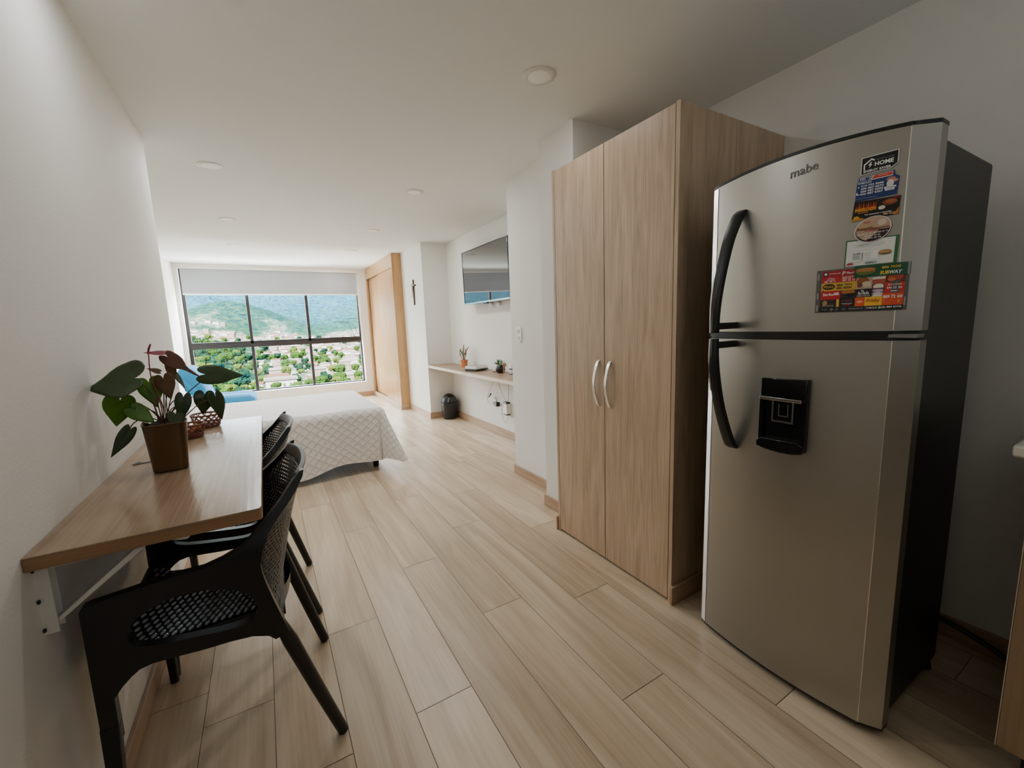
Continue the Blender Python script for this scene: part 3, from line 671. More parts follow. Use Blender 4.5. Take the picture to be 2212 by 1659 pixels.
# ------------------------------------------------------------------ kitchen unit at the right edge
kc = thing('kitchen_cabinet', 'oak kitchen base cabinet at the right edge of the room', 'cabinet', (1.8, -.5, 0))
B().box(1.54, 2.108, -1.9, .185, .10, .868).obj('carcass', 'kitch', kc)
for i in range(4):
    y1 = .198-.50*i; B().box(1.520, 1.538, y1-.496, y1, .102, .866).obj('door', 'kitch', kc, bevel=.0015)
B().box(1.519, 1.54, .198, .2, .102, .866).obj('edge_band', 'edgeband', kc)
B().box(1.57, 2.1, -1.88, .16, 0, .10).obj('kick_plinth', 'dark', kc)
ct = B().box(1.485, 2.109, -1.92, .232, .870, .898).obj('countertop', 'counter', loc=(1.8, -.8, .87), bevel=.006)
tag(ct, 'pale stone countertop corner jutting in at the right edge', 'countertop')
cd = B().tube(smooth_path([(2.075, .60, .12), (2.08, .52, .075), (2.085, .42, .065), (2.082, .33, .045), (2.07, .24, .018), (2.065, .21, .012)], 6), .009, 8).obj('power_cord', 'black', loc=(2.08, .3, .05))
tag(cd, 'thick black cord trailing along the dark wall behind the fridge', 'cord')
# ------------------------------------------------------------------ wall-mounted desk
TZ = .80
tb = thing('wall_desk', 'narrow oak fold-down desk fixed to the left wall', 'desk', (-.25, 1.82, TZ))
ty0, ty1, tx1 = 1.152, 2.49, -.045
pl = [(XL+.001, ty0), (tx1-.012, ty0), (tx1-.003, ty0+.004), (tx1, ty0+.013), (tx1, ty1-.008), (tx1-.008, ty1), (XL+.001, ty1)]
tt = B().prism(pl, TZ-.0035, TZ).obj('tabletop', 'table', tb, bevel=.001)
B().prism(pl, TZ-.030, TZ-.0035).obj('tabletop_edge', 'tedge', tb, bevel=.001)
for k, by in enumerate((1.185, 2.30)):
    br = B().prism([(XL, by), (XL+.022, by), (XL+.022, by+.004), (XL+.004, by+.004), (XL+.004, by+.030), (XL+.022, by+.030), (XL+.022, by+.034), (XL, by+.034)], TZ-.185, TZ-.0315)
    brk = br.obj('bracket', 'whitemetal', tb)
    B().prism([(XL+.01, TZ-.031), (-.205, TZ-.031), (-.195, TZ-.036), (-.193, TZ-.044), (-.20, TZ-.050), (-.215, TZ-.048), (-.235, TZ-.042), (XL+.01, TZ-.046)], by+.002, by+.032, 'y').obj('support_arm', 'whitemetal', brk, bevel=.002)
    B().prism([(XL+.012, TZ-.165), (XL+.022, TZ-.168), (-.275, TZ-.046), (-.295, TZ-.046)], by+.006, by+.028, 'y').obj('brace', 'whitemetal', brk, bevel=.002)
    for z in (TZ-.04, TZ-.108, TZ-.172): B().ball((XL+.003, by-.006, z), (.003, .004, .005), 8).obj('screw', 'screw', brk)

# ------------------------------------------------------------------ black woven chairs
CH = thing('woven_armchair', 'nearer black woven plastic chair pushed under the desk', 'chair', (-.16, 1.51, 0), 'black woven chairs at the desk')
cy = 1.482
def lean(z): return interp([(0, .272), (.68, .272), (.73, .245), (.78, .215), (.85, .186)], z)
outer = [(-.406, .30), (-.403, .635), (-.398, .645), (-.388, .648), (-.354, .651), (-.302, .657), (-.241, .662), (-.186, .662), (-.143, .673), (-.099, .689), (-.053, .728), (-.007, .771), (.031, .816), (.050, .836), (.060, .838),
         (.056, .822), (.036, .79), (.012, .762), (-.014, .736), (-.040, .706), (-.058, .665), (-.065, .632), (-.063, .609), (-.058, .582), (-.045, .526), (-.031, .473), (-.018, .425), (-.052, .418), (-.066, .434), (-.100, .448), (-.147, .454), (-.204, .457), (-.258, .463), (-.300, .466), (-.322, .462), (-.338, .451), (-.356, .434), (-.373, .411), (-.374, .30)]
hole = smooth_path([(x, z, 0) for x, z in [(-.334, .538), (-.329, .570), (-.301, .594), (-.257, .610), (-.213, .613), (-.178, .607), (-.132, .590), (-.100, .566), (-.085, .537), (-.085, .508), (-.098, .491), (-.133, .487), (-.190, .493), (-.253, .502), (-.300, .511), (-.325, .522)]], 2)
hole = [(p.x, p.y) for p in hole]
for s in (-1, 1):
    b = B().prism(outer, -.013, .013, 'y', holes=[hole])
    b.v = [(x, cy+s*lean(z)+y, z) for x, y, z in b.v]
    b.obj('arm_panel', 'black', CH, bevel=.005, seg=3)
for s in (-1, 1):
    y = cy+s*.272
    b = B().grid(lambda u, v: (lerp(-.3905+.0175*max(-1, min(1, 1.3*cos(2*PI*v))), -.395+.013*cos(2*PI*v), u), lerp(y, cy+s*.305, u)+(.0145-.003*u)*max(-1, min(1, 1.3*sin(2*PI*v))), .345*(1-u)), 4, 16)
    b.f += [tuple(range(16)), tuple(4*17+i for i in range(16))]; b.m += [0, 0]
    b.obj('leg', 'black', CH, weld=True)
    b = B().tube([(-.044, cy+s*.272, .47), (-.020, cy+s*.265, .39), (.036, cy+s*.242, .19), (.090, cy+s*.222, .004)], [.013, .019, .0175, .0155], 14)
    b.obj('leg', 'black', CH)
# seat with raised strands
def seatz(u, v): return .452-.014*sin(PI*v)*sin(PI*min(1, u*1.1))
def seatw(u): return interp([(0, .262), (.06, .255), (.16, .205), (.25, .192), (.85, .192), (1, .23)], u)
sb = B().grid(lambda u, v: (-.398+.375*u, cy+(2*v-1)*seatw(u), seatz(u, v)), 24, 12)
st = sb.obj('seat', 'black', CH, solid=.012)
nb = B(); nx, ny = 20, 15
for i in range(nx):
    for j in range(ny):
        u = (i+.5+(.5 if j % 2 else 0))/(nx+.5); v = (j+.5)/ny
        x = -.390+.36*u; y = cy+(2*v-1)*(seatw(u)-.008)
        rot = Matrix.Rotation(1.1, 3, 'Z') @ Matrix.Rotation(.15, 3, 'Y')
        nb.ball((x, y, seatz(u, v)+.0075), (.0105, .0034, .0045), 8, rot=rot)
M['strandglare'] = plain('strand_painted_glare', (.62, .65, .70), .14, var=.15, spec=1.0, scale=20)  # pale gloss paints the window's glare onto the black strands
nb.obj('seat_weave', 'strandglare', CH)
B().tube([(-.398, cy-.262, .450), (-.398, cy+.262, .450)], .013, 10, flat=1.3).obj('front_rail', 'black', CH)
B().tube([(-.04, cy-.262, .450), (-.03, cy, .444), (-.04, cy+.262, .450)], .013, 10, flat=1.3).obj('rear_rail', 'black', CH)
# rounded underside at the rear of the seat
def under(u, v):
    a = PI*(u-.5); q = 2*PI*v
    return (-.115+.113*cos(a)*cos(q), cy+.02+.19*sin(a), .468-.20*cos(a)*max(0, sin(q/2)) )
ub = B().grid(lambda u, v: (-.125+.125*sin(PI*u)*cos(PI*v), cy+.02-.17*cos(PI*u), .445-.15*sin(PI*u)*sin(PI*v)), 20, 16)
ub.obj('seat_shell', 'grey', CH, weld=True, smooth=80)
# backrest shell
def backp(s, t, d=0):
    z = .425+.41*t; W = lean(z)-.010
    xc = interp([(.42, -.042), (.54, -.010), (.68, .025), (.78, .055), (.84, .075)], z)
    xe = interp([(.42, -.075), (.47, -.045), (.526, -.055), (.60, -.072), (.66, -.066), (.706, -.048), (.74, -.018), (.78, .018), (.84, .052)], z)
    k = abs(s)**2.2
    return (xc+(xe-xc)*k+d, cy+s*W, z)
def back_uv(u, v): return ((2*u-1)*.235, v*.41)
bk = B().grid(lambda u, v: backp(2*u-1, v*.90), 30, 26, uvfn=back_uv).obj('backrest', 'weave', CH, solid=.007)
tb_ = B().grid(lambda u, v: backp((2*u-1)*1.02, .90+.10*v-.02*abs(2*u-1)**3*v), 24, 4)
tb_.obj('back_rim', 'black', CH, solid=.013, bevel=.003)
copy_thing(CH, (-.16, 2.150, 0), 'farther black woven plastic chair nearer the bed')

# ------------------------------------------------------------------ anthurium in bronze pot
an = thing('potted_anthurium', 'anthurium in bronze pot on the desk', 'potted plant', (-.298, 1.69, TZ))
pc = (-.296, 1.688)
def sq(h, z, r=.3, rot=.16):
    pts = []
    for i in range(40):
        t = 2*PI*i/40; c_, s_ = cos(t), sin(t); k = (abs(c_)**5+abs(s_)**5)**(-1/5)
        x, y = h*k*c_, h*k*s_; pts.append((pc[0]+x*cos(rot)-y*sin(rot), pc[1]+x*sin(rot)+y*cos(rot), TZ+z))
    return pts
pb = B(); prof = [(.0, .003), (.041, .0), (.045, .004), (.0555, .150), (.0575, .152), (.0560, .154), (.053, .150), (.050, .138), (.0, .138)]
rings = [sq(max(h, .0005), z) for h, z in prof]
for r in rings: pb.v += r; pb.uv += [(0, 0)]*40
for i in range(len(rings)-1):
    for j in range(40): pb.f.append((i*40+j, i*40+(j+1) % 40, (i+1)*40+(j+1) % 40, (i+1)*40+j)); pb.m.append(0)
pb.obj('pot', 'pot', an)
sl = B().grid(lambda u, v: (pc[0]+(u-.5)*.088, pc[1]+(v-.5)*.088, TZ+.145+.008*noise.noise(Vector((u*9, v*9, 1)))+.006*sin(PI*u)*sin(PI*v)), 14, 14).obj('soil', 'soil', an)
B().add([(-.360, 1.735, TZ+.148), (-.335, 1.70, TZ+.150), (-.318, 1.735, TZ+.152), (-.340, 1.765, TZ+.160), (-.368, 1.752, TZ+.176)], [(0, 1, 2, 3, 4)]).add([(-.360, 1.735, TZ+.148), (-.368, 1.752, TZ+.176), (-.352, 1.74, TZ+.17), (-.335, 1.70, TZ+.155)], [(0, 1, 2, 3)]).obj('paper_liner', 'cream', an, smooth=0)
RT = [(0, 1.0), (4, .93), (10, .80), (22, .67), (40, .58), (65, .52), (95, .47), (120, .44), (140, .38), (156, .27), (170, .12), (180, .04)]
RS = [(0, 1.0), (2.5, .90), (5, .72), (10, .52), (20, .42), (45, .40), (80, .40), (115, .38), (140, .32), (160, .2), (180, .06)]
def leaf(base, tip, side, mt, w=1.0, cup=.12, droop=.1, name='leaf', lab=None, n=44, fold=.05, wl_=0, RT=RT):
    b0 = Vector(base); ax = Vector(tip)-b0; Ln = ax.length; X = ax.normalized()
    S = Vector(side); S = (S-X*S.dot(X)).normalized(); Nn = X.cross(S)
    b = B(); rg = 7; b.v.append(tuple(b0)); b.uv.append((0, 0))
    for i in range(1, rg+1):
        for j in range(n):
            th = 360*j/n; a = th if th <= 180 else 360-th; r = interp(RT, a)*i/rg
            u = r*cos(math.radians(th)); v = r*sin(math.radians(th))*w
            h = -cup*(v*v)*1.6+fold*abs(v)-droop*max(0, u)**2+wl_*sin(u*9)*abs(v)
            p = b0+X*(u*Ln)+S*(v*Ln)+Nn*(h*Ln); b.v.append(tuple(p)); b.uv.append((0, 0))
    for j in range(n): b.f.append((0, 1+j, 1+(j+1) % n)); b.m.append(0)
    for i in range(rg-1):
        for j in range(n): o = 1+i*n; b.f.append((o+j, o+n+j, o+n+(j+1) % n, o+(j+1) % n)); b.m.append(0)
    o = b.obj(name, mt, an, smooth=60, solid=.0008)
    if lab: o['label'] = lab
    return o
def st_(pts, r=.0016, mt='stem', name='stalk'): return B().tube(smooth_path(pts, 6), r, 8).obj(name, mt, an)
G0 = (-.298, 1.69, TZ+.148)
# name: base, tip, side
leaf((-.350, 1.66, 1.098), (-.458, 1.70, 1.066), (.30, .50, .72), 'leafd', 1.15, .2, .12, wl_=.04, lab='largest dark grey-green leaf, pointing at the wall')
st_([G0, (-.312, 1.69, 1.03), (-.335, 1.67, 1.085), (-.350, 1.66, 1.092)])
leaf((-.3925, 1.685, 1.030), (-.414, 1.70, .951), (1, .1, .0), 'leafg', .95, .08, .05, lab='bright green heart-shaped leaf')
st_([G0, (-.33, 1.69, 1.0), (-.365, 1.69, 1.022), (-.3925, 1.685, 1.030)])
leaf((-.330, 1.75, 1.072), (-.316, 1.73, .995), (1, .25, .1), 'leafg', .85, .1, .05)
st_([G0, (-.300, 1.72, 1.0), (-.322, 1.75, 1.072)])
leaf((-.356, 1.655, 1.004), (-.312, 1.655, .957), (.55, .3, .6), 'leafg', .8, .15, .06)
st_([G0, (-.315, 1.675, .99), (-.35, 1.66, 1.012), (-.356, 1.655, 1.004)])
leaf((-.380, 1.655, .938), (-.420, 1.632, .872), (.8, .35, -.1), 'leafd', .5, .1, .08, lab='small dark leaf drooping beside the pot')
st_([G0, (-.330, 1.67, .975), (-.362, 1.66, .965), (-.380, 1.655, .938)])
leaf((-.172, 1.72, 1.090), (-.070, 1.72, 1.076), (.1, .45, .8), 'leafd', .72, .15, -.02, wl_=.05, lab='long olive leaf pointing right toward the window')
st_([G0, (-.262, 1.70, 1.0), (-.225, 1.70, 1.04), (-.19, 1.715, 1.07), (-.172, 1.72, 1.090)])
leaf((-.182, 1.665, 1.026), (-.192, 1.66, .964), (1, .25, .35), 'leafd', .95, .12, .08, wl_=.05)
leaf((-.152, 1.655, 1.018), (-.136, 1.64, .946), (.7, .5, .0), 'leafd', .7, .2, .16)
st_([G0, (-.27, 1.67, .985), (-.225, 1.665, 1.022), (-.182, 1.665, 1.030)])
st_([G0, (-.26, 1.665, .95), (-.20, 1.66, 1.0), (-.152, 1.655, 1.02)])
leaf((-.238, 1.67, 1.022), (-.250, 1.66, .95), (1, .2, .1), 'leafd', .62, .12, .1)
st_([G0, (-.272, 1.68, 1.01), (-.238, 1.67, 1.024)])
leaf((-.262, 1.66, .975), (-.258, 1.64, .93), (1, .3, 0), 'leafd', .9, .1, .1)
leaf((-.287, 1.72, 1.084), (-.273, 1.70, 1.020), (1, .1, .15), 'leafb', .8, .12, .05, lab='orange-brown withered leaf hanging in the middle')
leaf((-.268, 1.735, 1.128), (-.262, 1.72, 1.07), (1, .2, .1), 'leafb', .5, .12, .05)
st_([G0, (-.292, 1.705, 1.02), (-.287, 1.72, 1.086)])
leaf((-.296, 1.71, 1.112), (-.322, 1.705, 1.124), (.2, .6, .6), 'leafb', .7, .1, 0)
leaf((-.262, 1.755, 1.096), (-.236, 1.77, 1.040), (.3, .8, .3), 'leafd', .45, .1, .12)
# flowers: two spathes with their spadix
leaf((-.258, 1.69, 1.150), (-.184, 1.69, 1.074), (.45, .5, .55), 'spathe', .62, .25, -.12, 'spathe', 'withered brown-pink flower spathe', wl_=.03, RT=RS, n=72)
leaf((-.277, 1.685, 1.170), (-.320, 1.685, 1.172), (.0, .75, .5), 'spred', .55, .2, .05, 'spathe', 'dark red curled flower spathe')
st_([G0, (-.300, 1.69, 1.02), (-.312, 1.69, 1.10), (-.309, 1.688, 1.172)], .0015, 'spred', 'flower_stalk')
B().tube([(-.310, 1.686, 1.168), (-.306, 1.685, 1.185), (-.300, 1.684, 1.199)], [.0022, .003, .002], 8).obj('spadix', 'spred', an)
for i in range(7):
    a = i*.9; st_([(G0[0]+.012*cos(a), G0[1]+.012*sin(a), G0[2]-.004), (G0[0]+.018*cos(a), G0[1]+.018*sin(a), G0[2]+.05+.01*(i % 3)), (G0[0]+.03*cos(a+.3), G0[1]+.03*sin(a+.3), G0[2]+.085+.012*(i % 4))], .0013)
B().tube(smooth_path([G0, (-.275, 1.69, .99), (-.255, 1.69, 1.0), (-.262, 1.69, 1.015)], 6), .0014, 8).obj('stalk', 'stem', an)

# ------------------------------------------------------------------ bottle opener on the desk
oc = [( .0, .0)]
out_ = rrect(-.034, .034, -.0125, .0125, .0120, 6)
ho = [(-.020+.0085*cos(2*PI*i/16)*1.2, .0075*sin(2*PI*i/16)) for i in range(16)]
ob = B().prism(out_, 0, .003, 'z', holes=[ho]); ang = .35
ob.v = [(-.386+x*cos(ang)-y*sin(ang), 1.825+x*sin(ang)+y*cos(ang), TZ+z) for x, y, z in ob.v]
tag(ob.obj('bottle_opener', 'grey', loc=(-.386, 1.825, TZ), bevel=.0008), 'flat grey ring-ended opener lying beside the bronze plant pot', 'opener')

# ------------------------------------------------------------------ wicker baskets
def basket(c, r, h, label, lean=0):
    t = thing('wicker_basket', label, 'basket', (*c, TZ), 'small wicker baskets on the desk')
    def rr(z): return r*(.80+.20*(z/h))
    wv = B()
    for k in range(14):
        for sgn in (-1, 1):
            pts = []
            for i in range(9):
                z = h*i/8; a = 2*PI*k/14+sgn*.55*i/8*2; q = rr(z)+(.0012 if sgn > 0 else -.0006); pts.append((c[0]+q*cos(a), c[1]+q*sin(a), TZ+.004+z))
            wv.tube(pts, .0021, 5)
    wv.obj('lattice', 'wicker', t)
    rm = B()
    for kk in range(2):
        pts = [(c[0]+(r+.0015*sin(a*12+kk*PI))*cos(a), c[1]+(r+.0015*sin(a*12+kk*PI))*sin(a), TZ+h+.003+.002*cos(a*12+kk*PI)) for a in [2*PI*i/72 for i in range(73)]]
        rm.tube(pts, .0028, 6)
    rm.obj('rim', 'wicker', t)
    B().lathe([(.0, .002), (r*.80, .0015), (r*.83, .006), (r*.80, .010), (0, .008)], (*c, TZ), 28).obj('base', 'wicker', t)
    bd = B()
    for j in range(3):
        pts = [(c[0]+(rr(h*.1*(j+1))+.002*sin(a*14+j*PI))*cos(a), c[1]+(rr(h*.1*(j+1))+.002*sin(a*14+j*PI))*sin(a), TZ+.010+h*.1*j) for a in [2*PI*i/84 for i in range(85)]]
        bd.tube(pts, .0026, 6)
    bd.obj('woven_band', 'wicker', t)
    return t
basket((-.300, 2.155), .052, .052, 'nearer small wicker basket holding onions behind the plant pot')
basket((-.262, 2.36), .058, .056, 'farther empty wicker basket with open lattice on the desk')
for (x, y, z, r, m_, lb) in ((-.302, 2.13, .030, .021, 'onion', 'tan onion in front part of the nearer wicker basket'), (-.312, 2.165, .034, .023, 'redcloth', 'dark red onion poking above the nearer wicker basket rim'), (-.285, 2.18, .032, .021, 'onion', 'tan onion at the window side of nearer wicker basket')):
    o = B().ball((x, y, TZ+z), (r, r, r*.9), 16).tube([(x, y, TZ+z+r*.8), (x+.003, y-.004, TZ+z+r*1.7)], [.005, .0015], 6).obj('onion', m_, loc=(x, y, TZ+z-r)); tag(o, lb, 'onion', 'onions in the wicker basket')

# ------------------------------------------------------------------ bed
bd = thing('bed', 'double bed with a dark low base', 'bed', (-.1, 4.3, 0))
B().box(-1.03, .80, 3.69, 4.92, .13, .27).obj('base', 'black', bd, bevel=.01)
B().box(-1.03, .81, 3.68, 4.93, .27, .525).obj('mattress', 'sheet', bd, bevel=.04, seg=4)
for x in (-.95, .76):
    for y in (3.78, 4.84): B().lathe([(.020, 0), (.026, .01), (.028, .13)], (x, y, 0), 16).obj('leg', 'black', bd)
BX, BY0, BY1, BZ, RD = .79, 3.70, 4.915, .552, .055
def drop(o):
    """overhang length -> (outward, down) round a soft edge"""
    if o <= 0: return 0, 0
    q = RD*PI/2
    if o < q: a = o/RD; return RD*sin(a), RD*(1-cos(a))
    return RD, RD+(o-q)
HX, HY = .47, .50
def cloth(u, v):
    X = -1.0+u*(BX+1.0+HX); Y = BY0-HY+v*(BY1-BY0+2*HY)
    ox = max(0, X-BX); on = max(0, BY0-Y); of = max(0, Y-BY1)
    oy = on or of; sg = -1 if on else 1
    wv = .5+.5*sin(X*6.3+.7)
    bump_ = .004*noise.noise(Vector((X*3, Y*3, 0)))
    if ox > 0 and oy > 0:
        r = math.hypot(ox, oy); th = math.atan2(oy, ox); s2 = sin(2*th)
        ho, dn = drop(min(r, .60)); k = (.38 if on else .12)*s2**1.3*max(0, r-.05)
        ripple = .012*sin(th*8)*min(1, r*2)
        z = BZ-min(dn*(1-.18*s2), BZ-.012)-0
        ex = max(0, r-.60)*.35
        ho2 = ho+k+ripple+ex
        return (BX+ho2*cos(th), (BY0 if on else BY1)+sg*ho2*sin(th), max(z, .010+.006*sin(th*20)**2))
    if oy > 0:
        oy *= (1+.05*sin(X*5.2+1.2)+.03*sin(X*11)); ho, dn = drop(oy); dd = dn/.5
        return (X, (BY0 if on else BY1)+sg*(ho+.014*dd*sin(X*8.0)+.02*dd), BZ-dn+bump_)
    if ox > 0:
        ox *= 1+.03*sin(Y*7); ho, dn = drop(ox); dd = dn/.5
        return (BX+ho+.014*dd*sin(Y*9)+.015*dd, Y, BZ-dn)
    return (X, Y, BZ+bump_+.002*sin(X*14))
cv = B().grid(cloth, 150, 150, uvfn=lambda u, v: (u*(BX+1.0+HX), v*(BY1-BY0+2*HY))).obj('bedspread', 'quilt', loc=(-.1, 4.3, .54), smooth=80)
tag(cv, 'grey-white quilted bedspread with diamond stitching over the bed', 'bedspread')
def pillow(c, rz, label):
    b = B(); n = 22
    def p(u, v, s):
        a, q = 2*u-1, 2*v-1; e = (1-abs(a)**3.2)*(1-abs(q)**3.2); ix = .21*a*(1-.10*(1-q*q)*0-.06*abs(q)**2); iy = .32*q*(1-.08*abs(a)**2)
        z = s*.075*e**.55+.008*noise.noise(Vector((a*3, q*3, s)))
        return (c[0]+ix*cos(rz)-iy*sin(rz), c[1]+ix*sin(rz)+iy*cos(rz), c[2]+z)
    b.grid(lambda u, v: p(u, v, 1), n, n); b.grid(lambda u, v: p(u, v, -1), n, n)
    tag(b.obj('pillow', 'sheet', loc=c, weld=True, smooth=70), label, 'pillow', 'pillows on the bed')
pillow((-.80, 3.98, .634), .06, 'crumpled white pillow on bed, half behind the plant')
pillow((-.80, 4.62, .634), -.05, 'white pillow on the window side of the bed')

# ------------------------------------------------------------------ light blue lounge chair
ac = thing('lounge_chair', 'light blue channel-tufted low lounge chair beneath the window', 'armchair', (-.5, 6.42, 0))
ay0, ay1 = 6.08, 6.78
def seat_c(u, v):
    a = 2*PI*v; # section round the cushion in (y-z)... u runs back to front
    x = -.70+.55*u; ey = .35; ez = .085
    cy_, sy_ = cos(a), sin(a)
    yy = 6.43+ey*(abs(cy_)**.35)*(1 if cy_ > 0 else -1); zz = .35+ez*(abs(sy_)**.5)*(1 if sy_ > 0 else -1)
    rip = .020*abs(sin(yy*PI/.115)) if sy_ > 0 else 0
    e = min(1, (1-u)*9)**.5; 
    return (x, 6.43+(yy-6.43)*(.94+.06*e), .35+(zz-.35+rip)*(.5+.5*e)+.012*sin(u*PI))
sb = B().grid(seat_c, 40, 96)
sb.f += [tuple(range(0, 96)), tuple(40*97+i for i in range(96))]; sb.m += [0, 0]
sb.obj('seat_cushion', 'blue', ac, weld=True, smooth=70)
def back_c(u, v):
    a = 2*PI*v; ca_, sa_ = cos(a), sin(a); ey = .34*(1-.10*u**3); th = .085
    yy = ey*(abs(ca_)**.35)*(1 if ca_ > 0 else -1); tt_ = th*(abs(sa_)**.5)*(1 if sa_ > 0 else -1)
    rip = .012*abs(sin(yy*PI/.17))*(1 if sa_ > 0 else 0)
    e = min(1, (1-u)*8)**.5; tt_ = (tt_+rip)*(.45+.55*e)
    # centre line leans back toward the wall
    x = -.66-.14*u-.05*u*u; z = .34+.50*u
    return (x+tt_*.96, 6.43+yy*(.93+.07*e), z+tt_*.26)
bb_ = B().grid(back_c, 36, 96); bb_.f += [tuple(range(0, 96)), tuple(36*97+i for i in range(96))]; bb_.m += [0, 0]
bb_.obj('backrest', 'blue', ac, weld=True, smooth=70)
for s in (-1, 1):
    b = B().grid(lambda u, v: (-.80+.26*u-.04, 6.43+s*(.325)+.05*cos(2*PI*v), .36+.16*(1-u)+.13*(1-u)+.07*sin(2*PI*v)), 12, 20)
    b.f += [tuple(range(0, 20)), tuple(12*21+i for i in range(20))]; b.m += [0, 0]; b.obj('side_bolster', 'blue', ac, weld=True, smooth=70)
for x in (-.68, -.24):
    for y in (6.16, 6.70): B().tube([(x, y, .28), (x*1.03, y, 0.0)], [.016, .011], 12).obj('leg', 'black', ac)
# ------------------------------------------------------------------ television
tv = thing('television', 'flat television mounted in the niche wall above the shelf', 'television', (2.19, 4.06, 1.75))
yc, zc = 4.055, 1.752; tw, th_ = .525, .293; tl = math.radians(-1.1)
def tvp(dx_, dy, dz):   # dx_ toward the wall
    return (2.068+dx_*cos(tl)+dz*sin(tl)*1.0, yc+dy, zc+dz*cos(tl)-dx_*sin(tl))
def tvbox(x0, x1, y0, y1, z0, z1, b=None):
    b = b or B(); o = B().box(x0, x1, y0, y1, z0, z1)
    o.v = [tvp(*v) for v in o.v]; return b.add(o.v, o.f)
hb_ = B().prism([(.002, -th_), (.080, -th_+.004), (.078, -th_+.12), (.034, th_), (.002, th_)], -tw, tw, 'y'); hb_.v = [tvp(*v) for v in hb_.v]; hb_.obj('housing', 'black', tv, bevel=.003)
tvbox(.05, .085, -.3, .3, -.22, -.05).obj('rear_housing', 'black', tv, bevel=.01)
tvbox(-.001, .004, -tw+.008, tw-.008, -th_+.018, th_-.008).obj('screen', 'glassdark', tv, smooth=0)
b = tvbox(-.004, .006, -tw, tw, th_-.008, th_); tvbox(-.004, .006, -tw, -tw+.008, -th_, th_, b); tvbox(-.004, .006, tw-.008, tw, -th_, th_, b)
b.obj('bezel', 'blackgloss', tv)
tvbox(-.006, .006, -tw, tw, -th_, -th_+.018).obj('bottom_bar', 'silver', tv, bevel=.002)
tvbox(-.004, .02, -.045, .045, -th_-.014, -th_+.004).obj('sensor_bump', 'blackgloss', tv, bevel=.003)
B().box(2.105, 2.189, yc-.1, yc+.1, 1.62, 1.82).obj('wall_bracket', 'black', tv)
for y, lb in ((4.125, 'white round cable outlet below the television, left one'), (3.955, 'white round cable outlet under television, right one beside the column')):
    b = B(); pr = [(0, .0), (.034, .0), (.036, .004), (.034, .018), (.026, .026), (0, .028)]
    for r, d in pr:
        for j in range(24): t = 2*PI*j/24; b.v.append((2.189-d, y+r*cos(t)*1.1, 1.437+r*sin(t)*.9)); b.uv.append((0, 0))
    for i in range(len(pr)-1):
        for j in range(24): b.f.append((i*24+j, i*24+(j+1) % 24, (i+1)*24+(j+1) % 24, (i+1)*24+j)); b.m.append(0)
    tag(b.obj('cable_outlet', 'white', loc=(2.189, y, 1.437)), lb, 'outlet', 'white outlets under the television')

# ------------------------------------------------------------------ floating shelf and what stands on it
SZ = .722
B_ = thing('floating_shelf', 'long oak wall shelf filling the niche under the television', 'shelf', (2.0, 4.1, SZ))
B().box(1.843, 2.189, 2.883, 5.337, SZ-.034, SZ).obj('board', 'shelf', B_, bevel=.001)
B().box(1.8415, 1.843, 2.883, 5.337, SZ-.034, SZ-.001).obj('edge_band', 'shelfedge', B_, smooth=0)
def cactus_pot():
    c = (2.085, 4.72, SZ)
    t = thing('potted_cactus', 'small spiky plant in square terracotta pot on the shelf', 'potted plant', c)
    b = B(); prof = [(.034, .0), (.038, .002), (.046, .072), (.050, .074), (.050, .088), (.044, .088), (.042, .078), (.0, .078)]
    for h, z in prof:
        for i in range(8): a = 2*PI*(i+.5)/8; b.v.append((c[0]+h*cos(a), c[1]+h*sin(a), c[2]+z)); b.uv.append((0, 0))
    for i in range(len(prof)-1):
        for j in range(8): b.f.append((i*8+j, i*8+(j+1) % 8, i*8+8+(j+1) % 8, i*8+8+j)); b.m.append(0)
    b.f.append(tuple(range(8))); b.m.append(0)
    b.obj('pot', 'terra', t, smooth=20)
    B().lathe([(0, .076), (.042, .079)], c, 16).obj('soil', 'soil', t)
    rnd = random.Random(3)
    for (dy, dz, k) in ((.12, .13, 0), (.07, .15, 1), (.0, .20, 0), (-.06, .16, 1), (-.11, .18, 0), (.025, .13, 1), (-.02, .13, 1)):
        s = B(); p0 = Vector((c[0], c[1], c[2]+.078)); p1 = p0+Vector((rnd.uniform(-.02, .02), dy*.6, dz*.45)); p2 = p0+Vector((rnd.uniform(-.03, .03), dy, dz-.01))
        s.tube(smooth_path([p0, p1, p2], 5), [.005]*5+[.008]*3+[.006, .005, .004], 7)
        for q in range(7):
            pp = p1.lerp(p2, q/6); d = Vector((rnd.uniform(-1, 1), rnd.uniform(-1, 1), rnd.uniform(.2, 1))).normalized()*.026
            s.tube([pp, pp+d], [.003, .0006], 4)
        s.obj('stem', 'succ' if k else 'succr', t)
cactus_pot()
def on_shelf(b, pts): return b
def rotbox(cx, cy_, ang, hx, hy, z0, z1):
    b = B().box(-hx, hx, -hy, hy, z0, z1); b.v = [(cx+x*cos(ang)-y*sin(ang), cy_+x*sin(ang)+y*cos(ang), z) for x, y, z in b.v]; return b
mb = thing('set_top_box', 'flat black media box under white box on the shelf', 'media box', (2.02, 4.22, SZ))
rotbox(2.015, 4.225, .35, .098, .088, SZ+.002, SZ+.024).obj('casing', 'black', mb, bevel=.003)
rotbox(1.955, 4.335, .35, .012, .016, SZ+.004, SZ+.020).obj('cable_plug', 'black', mb, bevel=.002)
B().tube(smooth_path([(2.10, 4.17, SZ+.012), (2.14, 4.10, SZ+.010), (2.13, 4.03, SZ+.006), (2.16, 3.98, SZ+.004), (2.18, 3.95, SZ+.003)], 6), .003, 6).obj('cable', 'white', mb)
wb = rotbox(2.015, 4.225, .35, .095, .085, SZ+.025, SZ+.054).obj('router_box', ['white'], loc=(2.015, 4.225, SZ+.025), bevel=.003)
